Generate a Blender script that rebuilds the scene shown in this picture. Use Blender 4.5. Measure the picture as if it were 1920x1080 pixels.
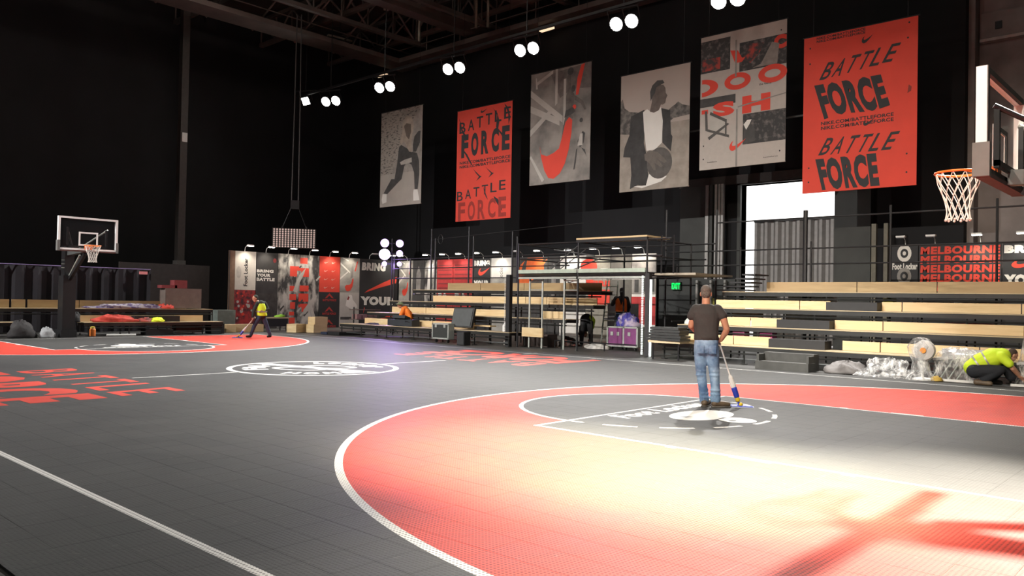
import bpy, bmesh, math, random
from mathutils import Vector, Matrix, Euler
random.seed(7)
D = bpy.data
SC = bpy.context.scene
for o in list(D.objects): D.objects.remove(o)
C = SC.collection

# ------------------------------------------------------------------ camera
CAM = Vector((14.875, -9.969, 1.526)); YAW, PITCH, ROLL = 0.7417, 0.01606, 0.01913
cd = D.cameras.new('camera'); cam = D.objects.new('camera', cd); C.objects.link(cam)
fw = Vector((-math.sin(YAW)*math.cos(PITCH), math.cos(YAW)*math.cos(PITCH), math.sin(PITCH)))
rt = Vector((math.cos(YAW), math.sin(YAW), 0)); up = rt.cross(fw)
r2 = rt*math.cos(ROLL)+up*math.sin(ROLL); u2 = -rt*math.sin(ROLL)+up*math.cos(ROLL)
M = Matrix((r2, u2, -fw)).transposed().to_4x4(); M.translation = CAM
cam.matrix_world = M
cd.sensor_width = 36; cd.lens = 1506.94/1920*36; cd.clip_end = 300; cd.clip_start = 0.05
SC.camera = cam

# ------------------------------------------------------------------ world, exposure
w = D.worlds.new('world'); SC.world = w; w.use_nodes = True
bg = w.node_tree.nodes['Background']; bg.inputs[0].default_value = (1, .98, .95, 1); bg.inputs[1].default_value = 3.0
SC.view_settings.view_transform = 'Standard'; SC.view_settings.look = 'None'
SC.view_settings.gamma = 1; SC.view_settings.use_curve_mapping = False
SC.view_settings.exposure = 0.0
FLOOD_POWER = 8300.0          # one floodlight pair over the far side of the court
NEAR_POWER = 12000.0           # one floodlight over the near side of the hall
POOL_POWER = 130000.0          # the tightly aimed lamp high on the right of the near basket
FILL_POWER = 400.0          # one added fill lamp under the roof

# ------------------------------------------------------------------ helpers
ORG = {}
class MB:
    def __init__(s): s.v = []; s.f = []; s.m = []; s.cur = 0
    def add(s, vs, fs):
        b = len(s.v); s.v += [tuple(x) for x in vs]; s.f += [tuple(b+i for i in f) for f in fs]; s.m += [s.cur]*len(fs); return s
    def box(s, x0, x1, y0, y1, z0, z1):
        return s.add([(x0,y0,z0),(x1,y0,z0),(x1,y1,z0),(x0,y1,z0),(x0,y0,z1),(x1,y0,z1),(x1,y1,z1),(x0,y1,z1)],
                     [(3,2,1,0),(4,5,6,7),(0,1,5,4),(1,2,6,5),(2,3,7,6),(3,0,4,7)])
    def obox(s, c, sx, sy, sz, rz=0, rx=0, ry=0):
        R = Euler((rx, ry, rz)).to_matrix(); c = Vector(c); vs = []
        for x,y,z in [(-1,-1,-1),(1,-1,-1),(1,1,-1),(-1,1,-1),(-1,-1,1),(1,-1,1),(1,1,1),(-1,1,1)]:
            vs.append(c+R@Vector((x*sx/2,y*sy/2,z*sz/2)))
        return s.add(vs, [(3,2,1,0),(4,5,6,7),(0,1,5,4),(1,2,6,5),(2,3,7,6),(3,0,4,7)])
    def tube(s, p0, p1, r, n=8, r1=None):
        p0 = Vector(p0); p1 = Vector(p1); d = (p1-p0)
        if d.length < 1e-6: return s
        d.normalize(); a = d.orthogonal().normalized(); b = d.cross(a); r1 = r if r1 is None else r1; vs = []
        for p, q in ((p0,r),(p1,r1)):
            for k in range(n):
                t = 2*math.pi*k/n; vs.append(p+a*(q*math.cos(t))+b*(q*math.sin(t)))
        fs = [(k,(k+1)%n,n+(k+1)%n,n+k) for k in range(n)]+[tuple(range(n-1,-1,-1)), tuple(range(n,2*n))]
        return s.add(vs, fs)
    def path(s, pts, r, n=6, closed=False):
        pts = [Vector(p) for p in pts]; N = len(pts); vs = []; fs = []
        a = None
        for i, p in enumerate(pts):
            q0 = pts[(i-1) % N] if closed or i > 0 else p; q1 = pts[(i+1) % N] if closed or i < N-1 else p
            d = (q1-q0).normalized()
            a = d.orthogonal().normalized() if a is None else (a-d*a.dot(d)).normalized()
            b = d.cross(a)
            rr = r[i] if isinstance(r, (list,tuple)) else r
            for k in range(n):
                t = 2*math.pi*k/n; vs.append(p+a*(rr*math.cos(t))+b*(rr*math.sin(t)))
        for i in range(N if closed else N-1):
            j = (i+1) % N
            for k in range(n): fs.append((i*n+k, i*n+(k+1)%n, j*n+(k+1)%n, j*n+k))
        if not closed: fs += [tuple(range(n-1,-1,-1)), tuple((N-1)*n+k for k in range(n))]
        return s.add(vs, fs)
    def lathe(s, c, prof, n=16, ax='z'):
        c = Vector(c); vs = []; fs = []
        for r, h in prof:
            for k in range(n):
                t = 2*math.pi*k/n; x, y = r*math.cos(t), r*math.sin(t)
                vs.append(c+Vector((x,y,h) if ax == 'z' else ((h,x,y) if ax == 'x' else (x,h,y))))
        for i in range(len(prof)-1):
            for k in range(n): fs.append((i*n+k, i*n+(k+1)%n, (i+1)*n+(k+1)%n, (i+1)*n+k))
        fs += [tuple(range(n-1,-1,-1)), tuple((len(prof)-1)*n+k for k in range(n))]
        return s.add(vs, fs)
    def sphere(s, c, rx, ry=None, rz=None, n=12, m=8, R=None):
        ry = rx if ry is None else ry; rz = rx if rz is None else rz; c = Vector(c); vs = []; fs = []
        for i in range(1, m):
            for k in range(n):
                a = math.pi*i/m; t = 2*math.pi*k/n
                q = Vector((rx*math.sin(a)*math.cos(t), ry*math.sin(a)*math.sin(t), rz*math.cos(a)))
                vs.append(c+(R@q if R else q))
        q = Vector((0,0,rz)); vs += [c+(R@q if R else q), c-(R@q if R else q)]
        for i in range(m-2):
            for k in range(n): fs.append((i*n+k, (i+1)*n+k, (i+1)*n+(k+1)%n, i*n+(k+1)%n))
        T = len(vs)-2
        for k in range(n): fs += [(T, k, (k+1)%n), (T+1, (m-2)*n+(k+1)%n, (m-2)*n+k)]
        return s.add(vs, fs)
    def slab(s, P, pts, w0, w1):
        """2-D outline pts, placed by P(u,v,w), from depth w0 to w1."""
        n = len(pts); a = sum(pts[i][0]*pts[(i+1)%n][1]-pts[(i+1)%n][0]*pts[i][1] for i in range(n))
        if a < 0: pts = pts[::-1]
        vs = [P(u,v,w1) for u,v in pts]+[P(u,v,w0) for u,v in pts]
        fs = [tuple(range(n)), tuple(range(2*n-1,n-1,-1))]+[(i+n,(i+1)%n+n,(i+1)%n,i) for i in range(n)]
        return s.add(vs, fs)

def obj(name, mb, mats, parent=None, org=None, smooth=False, kind=None, label=None):
    org = ORG[parent.name] if parent is not None else Vector(org if org is not None else (0,0,0))
    me = D.meshes.new(name)
    if isinstance(mb, MB):
        me.from_pydata([(x-org.x, y-org.y, z-org.z) for x,y,z in mb.v], [], mb.f)
        mi = mb.m
    else:
        me = mb; mi = None; me.transform(Matrix.Translation(-org))
    for m in (mats if isinstance(mats, (list,tuple)) else [mats]): me.materials.append(m)
    if mi and max(mi, default=0) > 0: me.polygons.foreach_set('material_index', mi)
    if smooth: me.polygons.foreach_set('use_smooth', [True]*len(me.polygons))
    me.update()
    o = D.objects.new(name, me); C.objects.link(o)
    if parent is not None: o.parent = parent
    else: o.location = org
    ORG[o.name] = org
    if kind: o['kind'] = kind
    if label: o['label'] = label
    return o
def thing(name, label, cat, loc, group=None):
    o = D.objects.new(name, None); C.objects.link(o); o.location = loc; o.empty_display_size = .1
    ORG[o.name] = Vector(loc); return tag(o, label, cat, group)
def tag(o, label, cat, group=None):
    o['label'] = label; o['category'] = cat
    if group: o['group'] = group
    return o
def struct(name, mb, m, parent=None, **k):
    o = obj(name, mb, m, parent, **k)
    if parent is None: o['kind'] = 'structure'
    return o
def copy_tree(o, loc, rz=0, label=None, parent=None):
    c = o.copy(); C.objects.link(c); ORG[c.name] = Vector(loc)
    if parent is None: c.location = loc; c.rotation_euler = (0,0,rz)
    else: c.parent = parent
    if label: c['label'] = label
    for ch in list(o.children): copy_tree(ch, loc, 0, None, c)
    return c

# ------------------------------------------------------------------ materials
class NT:
    def __init__(s, name):
        s.mat = D.materials.new(name); s.mat.use_nodes = True; s.t = s.mat.node_tree; s.n = s.t.nodes; s.l = s.t.links
        s.b = s.n['Principled BSDF']
    def new(s, typ, **k):
        n = s.n.new(typ)
        for a, v in k.items(): setattr(n, a, v)
        return n
    def put(s, sock, v):
        if hasattr(v, 'is_output'): s.l.new(v, sock)
        elif v is not None: sock.default_value = v
    def m(s, op, a, b=None, c=None):
        n = s.new('ShaderNodeMath', operation=op)
        for i, v in enumerate((a,b,c)):
            if v is not None: s.put(n.inputs[i], v)
        return n.outputs[0]
    def mix(s, f, a, b, mode='MIX'):
        n = s.new('ShaderNodeMix', data_type='RGBA', blend_type=mode); s.put(n.inputs[0], f)
        for i, v in ((6,a),(7,b)): s.put(n.inputs[i], v if hasattr(v,'is_output') else (*v[:3],1))
        return n.outputs[2]
    def noise(s, scale, detail=3, vec=None, rough=.55):
        n = s.new('ShaderNodeTexNoise'); n.inputs['Scale'].default_value = scale; n.inputs['Detail'].default_value = detail; n.inputs['Roughness'].default_value = rough
        if vec is not None: s.l.new(vec, n.inputs['Vector'])
        return n.outputs['Fac']
    def ramp(s, f, a, b):
        n = s.new('ShaderNodeMapRange'); n.inputs[1].default_value = a; n.inputs[2].default_value = b; s.l.new(f, n.inputs[0]); return n.outputs[0]
    def pos(s): return s.new('ShaderNodeNewGeometry').outputs['Position']
    def objc(s): return s.new('ShaderNodeTexCoord').outputs['Object']
    def bump(s, h, strength=.3, dist=.01):
        n = s.new('ShaderNodeBump'); n.inputs['Strength'].default_value = strength; n.inputs['Distance'].default_value = dist
        s.l.new(h, n.inputs['Height']); s.l.new(n.outputs[0], s.b.inputs['Normal'])
MATS = {}
def mat(name, col, rough=.6, metal=0, var=.12, scale=6, bump=0, bscale=40, emit=None, es=0, alpha=None, trans=0, spec=None):
    if name in MATS: return MATS[name]
    t = NT(name); b = t.b
    nz = t.noise(scale, 4, t.objc())
    dark = tuple(c*(1-var) for c in col); lite = tuple(min(1,c*(1+var)) for c in col)
    t.put(b.inputs['Base Color'], t.mix(t.ramp(nz,.3,.7), dark, lite))
    b.inputs['Roughness'].default_value = rough; b.inputs['Metallic'].default_value = metal
    if spec is not None: b.inputs['Specular IOR Level'].default_value = spec
    if bump: t.bump(t.noise(bscale, 4, t.objc()), bump, .02)
    if emit: b.inputs['Emission Color'].default_value = (*emit,1); b.inputs['Emission Strength'].default_value = es
    if alpha is not None: b.inputs['Alpha'].default_value = alpha
    if trans: b.inputs['Transmission Weight'].default_value = trans
    MATS[name] = t.mat; return t.mat
def two_tone(name, a, b_, scale, lo=.45, hi=.55, rough=.7, stretch=(1,1,1), detail=4):
    """blotchy print of two colours"""
    if name in MATS: return MATS[name]
    t = NT(name); mp = t.new('ShaderNodeMapping'); mp.inputs['Scale'].default_value = stretch; t.l.new(t.objc(), mp.inputs[0])
    t.put(t.b.inputs['Base Color'], t.mix(t.ramp(t.noise(scale, detail, mp.outputs[0]), lo, hi), a, b_))
    t.b.inputs['Roughness'].default_value = rough; MATS[name] = t.mat; return t.mat
BLACK = mat('black_paint', (.012,.012,.014), .6)
STEEL = mat('black_steel', (.022,.022,.024), .45, .3)
GALV = mat('galvanised_tube', (.16,.17,.17), .4, .6)
ALU = mat('aluminium', (.5,.54,.5), .4, .5)
WHITE = mat('white_plastic', (.75,.75,.73), .5, var=.04)
GREY = mat('grey_plastic', (.25,.26,.26), .55)
RED = mat('red_print', (.70,.06,.035), .75, var=.05, scale=1.5)
PWHITE = mat('white_print', (.72,.69,.64), .75, var=.05, scale=1.5)
PBLACK = mat('black_print', (.022,.022,.024), .7, var=.1, scale=2)
PGREY = mat('grey_print', (.26,.24,.22), .75, var=.2, scale=2)
PLT = mat('light_grey_print', (.46,.43,.39), .75, var=.1, scale=2)
PDK = mat('dark_grey_print', (.06,.057,.055), .75, var=.25, scale=3)
SKIN = mat('skin', (.52,.27,.17), .55, var=.08)
RUBBER = mat('rubber', (.02,.02,.02), .8)
def wrap_mat():
    t = NT('clear_wrap'); p = t.objc(); mp = t.new('ShaderNodeMapping'); mp.inputs['Scale'].default_value = (1,1,.45); mp.inputs['Rotation'].default_value = (.3,.5,0); t.l.new(p, mp.inputs[0])
    n = t.noise(7, 5, mp.outputs[0], .65)
    t.put(t.b.inputs['Base Color'], t.mix(t.ramp(n,.4,.65), (.45,.45,.45), (.9,.9,.88)))
    t.put(t.b.inputs['Alpha'], t.m('ADD', .12, t.m('MULTIPLY', t.ramp(n,.45,.68), .75))); t.b.inputs['Roughness'].default_value = .14
    t.bump(t.noise(5, 3, mp.outputs[0], .5), 1.0, .05); return t.mat
PLAST = wrap_mat()
GLASS = mat('board_glass', (.04,.04,.045), .08, alpha=.16, var=0)
def plywood(name, a, b, c3):
    t = NT(name); p = t.pos(); mp = t.new('ShaderNodeMapping'); mp.inputs['Scale'].default_value = (.7,.7,5); t.l.new(p, mp.inputs[0])
    n1 = t.noise(2.2, 5, mp.outputs[0], .6); n2 = t.noise(.5, 2, p)
    c = t.mix(t.ramp(n1,.35,.65), a, b); c = t.mix(t.ramp(n2,.35,.65), c, c3)
    t.put(t.b.inputs['Base Color'], c); t.b.inputs['Roughness'].default_value = .55; return t.mat
PLY = plywood('plywood', (.58,.43,.22), (.74,.60,.36), (.70,.50,.27)); PLY2 = plywood('dark_plywood', (.30,.21,.10), (.44,.32,.16), (.38,.26,.13))  # second plywood is a darker one for the top bench boards
# ================================================================== court floor
L3, R3, FT = 12.632, 6.80, 8.407
def court_material():
    t = NT('court_tiles'); m = t.m; p = t.pos(); sp = t.new('ShaderNodeSeparateXYZ'); t.l.new(p, sp.inputs[0]); x, y = sp.outputs[0], sp.outputs[1]
    ax = m('ABSOLUTE', x); ay = m('ABSOLUTE', y)
    hyp = lambda a,b: m('SQRT', m('ADD', m('MULTIPLY',a,a), m('MULTIPLY',b,b)))
    lt = lambda a,b: m('LESS_THAN', a, b); gt = lambda a,b: m('GREATER_THAN', a, b)
    AND = lambda *q: __import__('functools').reduce(lambda a,b: m('MULTIPLY',a,b), q)
    OR = lambda *q: __import__('functools').reduce(lambda a,b: m('MAXIMUM',a,b), q)
    band = lambda a,c,h: lt(m('ABSOLUTE', m('SUBTRACT', a, c)), h)
    d3 = hyp(m('MAXIMUM', m('SUBTRACT', L3, ax), 0), y)
    inside = AND(lt(ax, 14.2), lt(ay, 7.85))
    kd = m('MAXIMUM', m('SUBTRACT', ay, 2.45), m('SUBTRACT', FT-.025, ax))
    rc = hyp(m('SUBTRACT', ax, FT), y); front = lt(ax, FT)
    ang = m('ARCTAN2', y, m('SUBTRACT', ax, FT)); dash = lt(m('FRACT', m('ADD', m('MULTIPLY', ang, 2.55), .28)), .62)
    ring = band(rc, 1.8, .033)
    dark2 = OR(lt(kd, 0), AND(lt(rc, 1.8), front))
    red = AND(lt(d3, R3), m('SUBTRACT', 1, dark2), inside)
    r0 = hyp(x, y)
    marks = AND(band(kd, .02, .035), OR(band(ax, 10.35, .06), band(ax, 11.25, .22), band(ax, 12.2, .06)), gt(ax, FT))
    white = OR(AND(band(d3, R3, .038), inside), AND(band(kd, -.028, .028), lt(ay,2.46)), AND(ring, OR(front, dash)),
               band(r0, 1.745, .06), AND(lt(ax,.03), band(ay, 2.8, 1.05)), AND(marks, lt(ay, 2.6)),
               AND(OR(band(y, 7.85, .027), band(y, -7.6, .034)), lt(ax, 14.2)), AND(band(ax, 14.2, .027), lt(ay, 7.85)),
               AND(band(x, -.58, .05), band(y, 7.75, .3)))
    n1 = t.noise(1.6, 6, p, .62); n2 = t.noise(.25, 3, p); n3 = t.noise(14, 4, p)
    dk = t.mix(t.ramp(n1,.35,.7), (.020,.0225,.022), (.043,.044,.041)); dk = t.mix(m('MULTIPLY', t.ramp(n2,.4,.65), .5), dk, (.030,.035,.035))
    rd = t.mix(t.ramp(n1,.35,.7), (.58,.058,.042), (.68,.085,.058))
    c = t.mix(red, dk, rd); c = t.mix(m('MULTIPLY', t.ramp(n3,.62,.75), .25), c, (.2,.18,.16))
    c = t.mix(white, c, (.80,.79,.76))
    # open grid of the tiles: small holes on a diagonal lattice
    k = 2*math.pi/.0305
    hole = m('ADD', m('COSINE', m('MULTIPLY', x, k)), m('COSINE', m('MULTIPLY', y, k)))
    hf = t.ramp(hole, .55, .95)
    c = t.mix(m('MULTIPLY', hf, .72), c, (.012,.010,.010))
    t.put(t.b.inputs['Base Color'], c)
    t.put(t.b.inputs['Roughness'], m('ADD', .44, m('MULTIPLY', n1, .24))); t.b.inputs['Specular IOR Level'].default_value = .10; t.put(t.b.inputs['Sheen Weight'], m('SUBTRACT', .16, m('MULTIPLY', red, .145))); t.b.inputs['Sheen Roughness'].default_value = .45
    t.bump(m('SUBTRACT', m('MULTIPLY', n3, .25), hf), .35, .002)
    return t.mat
COURT = court_material()
CONC = mat('dark_concrete', (.075,.073,.07), .5, var=.25, scale=.8, bump=.2)
fl = struct('floor', MB().box(-30,24,-24,30,-.3,-.014), CONC)
TS = .305; X0 = .165-TS*48; Y0 = -8.55
NX, NY = 96, 56
def tile_faces(g=.0001, b=.0016, s=TS, h=.012):
    a = s/2-g
    v = [(-a,-a,-h),(a,-a,-h),(a,a,-h),(-a,a,-h),(-a,-a,-b*.5),(a,-a,-b*.5),(a,a,-b*.5),(-a,a,-b*.5),(-a+b,-a+b,0),(a-b,-a+b,0),(a-b,a-b,0),(-a+b,a-b,0)]
    f = [(0,1,5,4),(1,2,6,5),(2,3,7,6),(3,0,4,7),(4,5,9,8),(5,6,10,9),(6,7,11,10),(7,4,8,11),(8,9,10,11)]
    return v, f
tv, tf = tile_faces()
tm = D.meshes.new('floor_tile'); tm.from_pydata(tv, [], tf); tm.materials.append(COURT)
cand = []
for i in range(NX):
    for j in range(NY):
        cx, cy = X0+(i+.5)*TS, Y0+(j+.5)*TS
        q = Vector((cx,cy,0))-CAM; z = q.dot(fw)
        if z > .5 and abs(q.dot(r2))/z < .66 and abs(q.dot(u2))/z < .375: cand.append((q.length, i, j))
cand.sort(); near = {(i,j) for _,i,j in cand[:300]}
bulk = MB()
for i in range(NX):
    for j in range(NY):
        cx, cy = X0+(i+.5)*TS, Y0+(j+.5)*TS
        if (i,j) in near:
            o = D.objects.new('tile', tm); C.objects.link(o); o.parent = fl; o.location = (cx, cy, random.uniform(-.0006,0))
        else:
            h = random.uniform(-.0006, 0)
            bulk.add([(a+cx, b+cy, c+h) for a,b,c in tv], tf)
bo = obj('tile_field', bulk, COURT, fl); bo['kind'] = 'stuff'

# ================================================================== lettering
TXT = {}
def text_shape(s, bold=0.0):
    key = (s, bold)
    if key in TXT: return TXT[key]
    cu = D.curves.new('t', 'FONT'); cu.body = s; cu.offset = bold; cu.resolution_u = 3; cu.space_character = 1+bold*2.0
    o = D.objects.new('t', cu); C.objects.link(o); dg = bpy.context.evaluated_depsgraph_get(); dg.update()
    me = D.meshes.new_from_object(o.evaluated_get(dg))
    vs = [(v.co.x, v.co.y) for v in me.vertices]; fs = [tuple(p.vertices) for p in me.polygons]
    D.objects.remove(o); D.curves.remove(cu); D.meshes.remove(me)
    if not vs: TXT[key] = ([], []); return TXT[key]
    x0 = min(v[0] for v in vs); x1 = max(v[0] for v in vs); y0 = min(v[1] for v in vs); y1 = max(v[1] for v in vs)
    vs = [((a-x0)/(x1-x0), (b-y0)/max(1e-6,y1-y0)) for a,b in vs]
    TXT[key] = (vs, fs); return TXT[key]
def letters(mb, P, s, u0, u1, v0, v1, bold=.02, shear=0, w=.004, rot=0, warp=None, spread=False):
    """fit string s into the box u0..u1, v0..v1; rot=1 reads upward"""
    w += lift()
    def one(s, u0, u1, v0, v1):
        vs, fs = text_shape(s, bold); out = []
        for a, b in vs:
            if warp: a, b = warp(a, b)
            if rot: u, v = u1-b*(u1-u0), v0+a*(v1-v0)
            else: u, v = u0+a*(u1-u0)+shear*b*(v1-v0), v0+b*(v1-v0)
            out.append(P(u, v, w))
        mb.add(out, fs)
    if spread:
        n = len(s); st = (u1-u0)/n
        for k, ch in enumerate(s):
            dv = spread*k if spread is not True else 0
            one(ch, u0+st*k+st*.14, u0+st*(k+1)-st*.14, v0+dv, v1+dv)
    else: one(s, u0, u1, v0, v1)
    return mb
SW = [(1,.98),(.80,.80),(.55,.60),(.40,.50),(.29,.455),(.21,.46),(.165,.52),(.16,.63),(.20,.78),(.26,.92),(.12,.78),(.04,.60),(.0,.40),(.02,.22),(.08,.10),(.18,.04),(.28,.06),(.42,.16),(.62,.40),(.84,.74)]
def swoosh(mb, P, u0, u1, v0, v1, w=.004, rot=0, flip=False):
    pts = []; w += lift()
    for a, b in SW:
        if flip: a = 1-a
        if rot: u, v = u0+(1-b)*(u1-u0), v0+a*(v1-v0)
        else: u, v = u0+a*(u1-u0), v0+b*(v1-v0)
        pts.append(P(u,v,w))
    return mb.add(pts, [tuple(range(len(pts)))])
LAYER = [0]
def lift():          # neighbouring prints never share a plane
    LAYER[0] = (LAYER[0]+1) % 40; return LAYER[0]*1.6e-5
def flat(mb, P, pts, w=.003):
    w += lift(); return mb.add([P(u,v,w) for u,v in pts], [tuple(range(len(pts)))])
def rect(mb, P, u0, u1, v0, v1, w=.003): return flat(mb, P, [(u0,v0),(u1,v0),(u1,v1),(u0,v1)], w)
def disc(P, cu, cv, ru, rv, n=20, a0=0, a1=2*math.pi): return [(cu+ru*math.cos(a0+(a1-a0)*k/n), cv+rv*math.sin(a0+(a1-a0)*k/n)) for k in range(n)]

# ------------------------------------------------------------------ markings laid on the court
FRED = mat('red_floor_paint', (.66,.085,.065), .55, var=.06, spec=.2); FWHT = mat('white_floor_paint', (.80,.79,.76), .55, var=.05, spec=.2)
# readable from the near-left: letters run along +y in the left block
def court_words(x0, y0, sx, sy):
    # u runs along sx*Y, v (letter tops) along -sx... placed on the floor
    return lambda u,v,w: (x0+sx*v, y0+sy*u, .0012+w*.05)
PL = lambda u,v,w: (u, v, .0012)
def quad_text(s, o, eu, ev, **k):
    o, eu, ev = Vector(o), Vector(eu), Vector(ev)
    return letters(MB(), lambda u,v,w: (o.x+eu.x*u+ev.x*v, o.y+eu.y*u+ev.y*v, .0014), s, 0, 1, 0, 1, **k)
def pmark(name, mb, m): return obj(name, mb, m, fl)
wp = lambda a,b: (a, b)
def force_warp(a, b):      # letters of the slogan flare towards the foot
    return a, b-.10*math.sin(a*math.pi)*(1-b)
for s, y0, y1, k in (('BATTLE', -5.03, -4.0, .012), ('FORCE', -6.95, -5.25, .045)):
    pmark('lettering', letters(MB(), lambda u,v,w: (u,v,.0014), s, -2.55, 2.65, y0, y1, bold=k, spread=(s == 'BATTLE'), shear=-.12 if s == 'BATTLE' else 0), FRED)
for s, y0, y1, k in (('BATTLE', 4.2, 5.22, .012), ('FORCE', 5.42, 7.35, .045)):
    pmark('lettering', letters(MB(), lambda u,v,w,a=y0,b=y1: (-u, a+b-v, .0014), s, -2.3, 2.75, y0, y1, bold=k, spread=(s == 'BATTLE'), shear=-.12 if s == 'BATTLE' else 0), FRED)
# shop name and emblem inside each free-throw circle
for sg in (1, -1):
    Pk = lambda u,v,w,sg=sg: (sg*v, sg*u, .0014)
    # tops of the letters point to the half-way line
    q = lambda u,v,w,sg=sg: (sg*(8.86-(v)), sg*u, .0014)
    pmark('lettering', letters(MB(), q, 'Foot Locker', -1.06, 1.14, 0.02, .36, bold=.045), FWHT)
    mb = MB(); flat(mb, Pk, disc(None, .02, 9.32, .62, .36, 28), 0); pmark('logo', mb, FWHT)
    mb = MB(); flat(mb, Pk, disc(None, -.04, 9.88, .24, .25, 24), 0); pmark('logo', mb, FWHT)
    dk = mat('dark_floor_paint', (.05,.052,.05), .55, spec=.2)
    mb = MB(); P2 = lambda u,v,w,sg=sg: (sg*v, sg*u, .0022)
    flat(mb, P2, [(-.42,9.2),(-.36,9.3),(-.2,9.32),(-.3,9.24)], 0); pmark('logo', mb, dk)
    mb = MB(); flat(mb, P2, disc(None, -.14, 9.86, .07, .05, 12), 0); pmark('logo', mb, dk)
# emblem in the centre circle: a crossed band, two linked ovals and the name set round it
def ringpoly(mb, cx, cy, a, b, t, rot=0, n=32):
    vs = []
    for k in range(n):
        g = 2*math.pi*k/n
        for q in (1, 1-t/a):
            px, py = a*q*math.cos(g), b*q*math.sin(g); vs.append((cx+px*math.cos(rot)-py*math.sin(rot), cy+px*math.sin(rot)+py*math.cos(rot), .0014))
    return mb.add(vs, [(2*k, 2*((k+1)%n), 2*((k+1)%n)+1, 2*k+1) for k in range(n)])
mb = MB(); flat(mb, PL, [(-1.62,-.5),(-1.5,-.16),(1.62,.5),(1.5,.14)]); pmark('logo', mb, FWHT)
for cy in (-.38, .40): pmark('logo', ringpoly(MB(), .0, cy, .62, .36, .16, .5), FWHT)
def arc_text(s, a0, a1, r0, r1, inward):
    mb = MB()
    for k, ch in enumerate(s):
        vs, fs = text_shape(ch, .05); n = len(s); st = (a1-a0)/n
        out = []
        for a, b in vs:
            an = a0+st*(k+.1+.8*a); rr = r0+(r1-r0)*(b if not inward else 1-b)
            out.append((rr*math.cos(an), rr*math.sin(an), .0014))
        mb.add(out, fs)
    return mb
pmark('lettering', arc_text('Foot', 4.55, 3.3, 1.0, 1.5, False), FWHT)
pmark('lettering', arc_text('Locker', 2.6, 1.0, 1.05, 1.5, False), FWHT)
pmark('lettering', arc_text('HOME', 5.2, 6.4, 1.1, 1.5, True), FWHT)

# ================================================================== walls
WALL = mat('black_wall', (.0060,.0060,.0075), .85, var=.3, scale=.6)
WARM = mat('brown_wall', (.26,.22,.21), .8, var=.25, scale=.9)
COLM = mat('grey_column', (.045,.047,.044), .7, var=.2, scale=1)
YB = 20.0
mb = MB()
mb.box(-30,-.15,YB,YB+.4,0,18); mb.box(3.6,7.85,YB,YB+.4,0,18); mb.box(-.15,3.6,YB,YB+.4,6.35,18)
wb = struct('wall_back', mb, WALL)
mb = MB(); mb.box(7.85,24,YB+1,YB+1.4,0,18); mb.box(7.85,8.05,YB+.4,YB+1,0,18); wr = struct('wall_back_right', mb, WARM)
obj('ledge_beam', MB().box(8.1,24,YB+.82,YB+1,10.75,11.6), WARM, wr)
obj('ledge_lip', MB().box(8.1,24,YB+.74,YB+1,10.62,10.72), mat('pale_ledge', (.45,.38,.36), .7), wr)
for k in range(5): obj('cable_hatch', MB().box(8.55+k*.95,8.75+k*.95,YB+.78,YB+.83,11.0,11.25), BLACK, wr)
struct('wall_left', MB().box(-27.4,-27,-24,30,0,18), WALL)
struct('wall_right', MB().box(23.6,24,-24,30,0,18), WALL)
struct('wall_front', MB().box(-30,24,-24.4,-24,0,18), WALL)
CEIL = mat('brown_ceiling', (.06,.05,.045), .8, var=.3, scale=.5)
ce = struct('ceiling', MB().box(-30,24,-24,30,17.6,18), CEIL)
BEAM = mat('roof_steel', (.13,.105,.095), .6, .2, var=.3, scale=.7)
def truss(a, b, z0, z1, along, n):
    mb = MB(); f = (lambda t,z: (t, along[1], z)) if along[0] == 'x' else (lambda t,z: (along[1], t, z))
    for z in (z0, z1):
        if along[0] == 'x': mb.box(a,b,along[1]-.12,along[1]+.12,z-.1,z+.1)
        else: mb.box(along[1]-.12,along[1]+.12,a,b,z-.1,z+.1)
    for k in range(n):
        t0 = a+(b-a)*k/n; t1 = a+(b-a)*(k+1)/n
        mb.tube(f(t0, z0 if k%2 else z1), f(t1, z1 if k%2 else z0), .06, 5)
        mb.tube(f(t0,z0), f(t0,z1), .05, 5)
    return mb
for X in (-18.5,-13.5,-8.5,-3.5,1.5): obj('roof_truss', truss(-6,20,15.4,17,('y',X),16), BEAM, ce)
for Y in (9,14,18.6): obj('roof_truss', truss(-27,8,15.9,17.3,('x',Y),22), BEAM, ce)
# service catwalks along the far and the back wall
def catwalk(name, x0,x1,y0,y1,z):
    mb = MB().box(x0,x1,y0,y1,z-.12,z+.12); obj(name, mb, BEAM, ce)
    long_x = (x1-x0) > (y1-y0)
    for side in (0,1):
        for h in (.55,1.1):
            if long_x: q = [(x0, (y0,y1)[side], z+h), (x1, (y0,y1)[side], z+h)]
            else: q = [((x0,x1)[side], y0, z+h), ((x0,x1)[side], y1, z+h)]
            obj('catwalk_rail', MB().tube(q[0], q[1], .03, 5), BEAM, ce)
catwalk('catwalk_deck', -21.6,-20.2,-8,20,14.85); catwalk('catwalk_deck', -20.2,8,18.6,19.9,14.85)
for k in range(9): obj('hanger_rod', MB().tube((-18+k*2.6,18.7,14.9),(-18+k*2.6,18.7,17.6),.035,5), BEAM, ce)
for k in range(10): obj('cable_tray', MB().tube((-21.6,-4+k*2.4,14.7),(-19,-3.2+k*2.4,17),.05,5), BEAM, ce)
obj('duct', MB().box(-15.2,-14.5,10,20,15.2,15.7), BEAM, ce); obj('duct', MB().box(-11.6,-10.8,4,20,16,16.6), BEAM, ce)
for (x,y) in ((-12.5,17),(-12,17.3),(-16.2,16.6)): obj('conduit', MB().tube((x,y,14.6),(x,y,17.4),.07,6), mat('pale_conduit',(.22,.19,.15),.6), ce)

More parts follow.
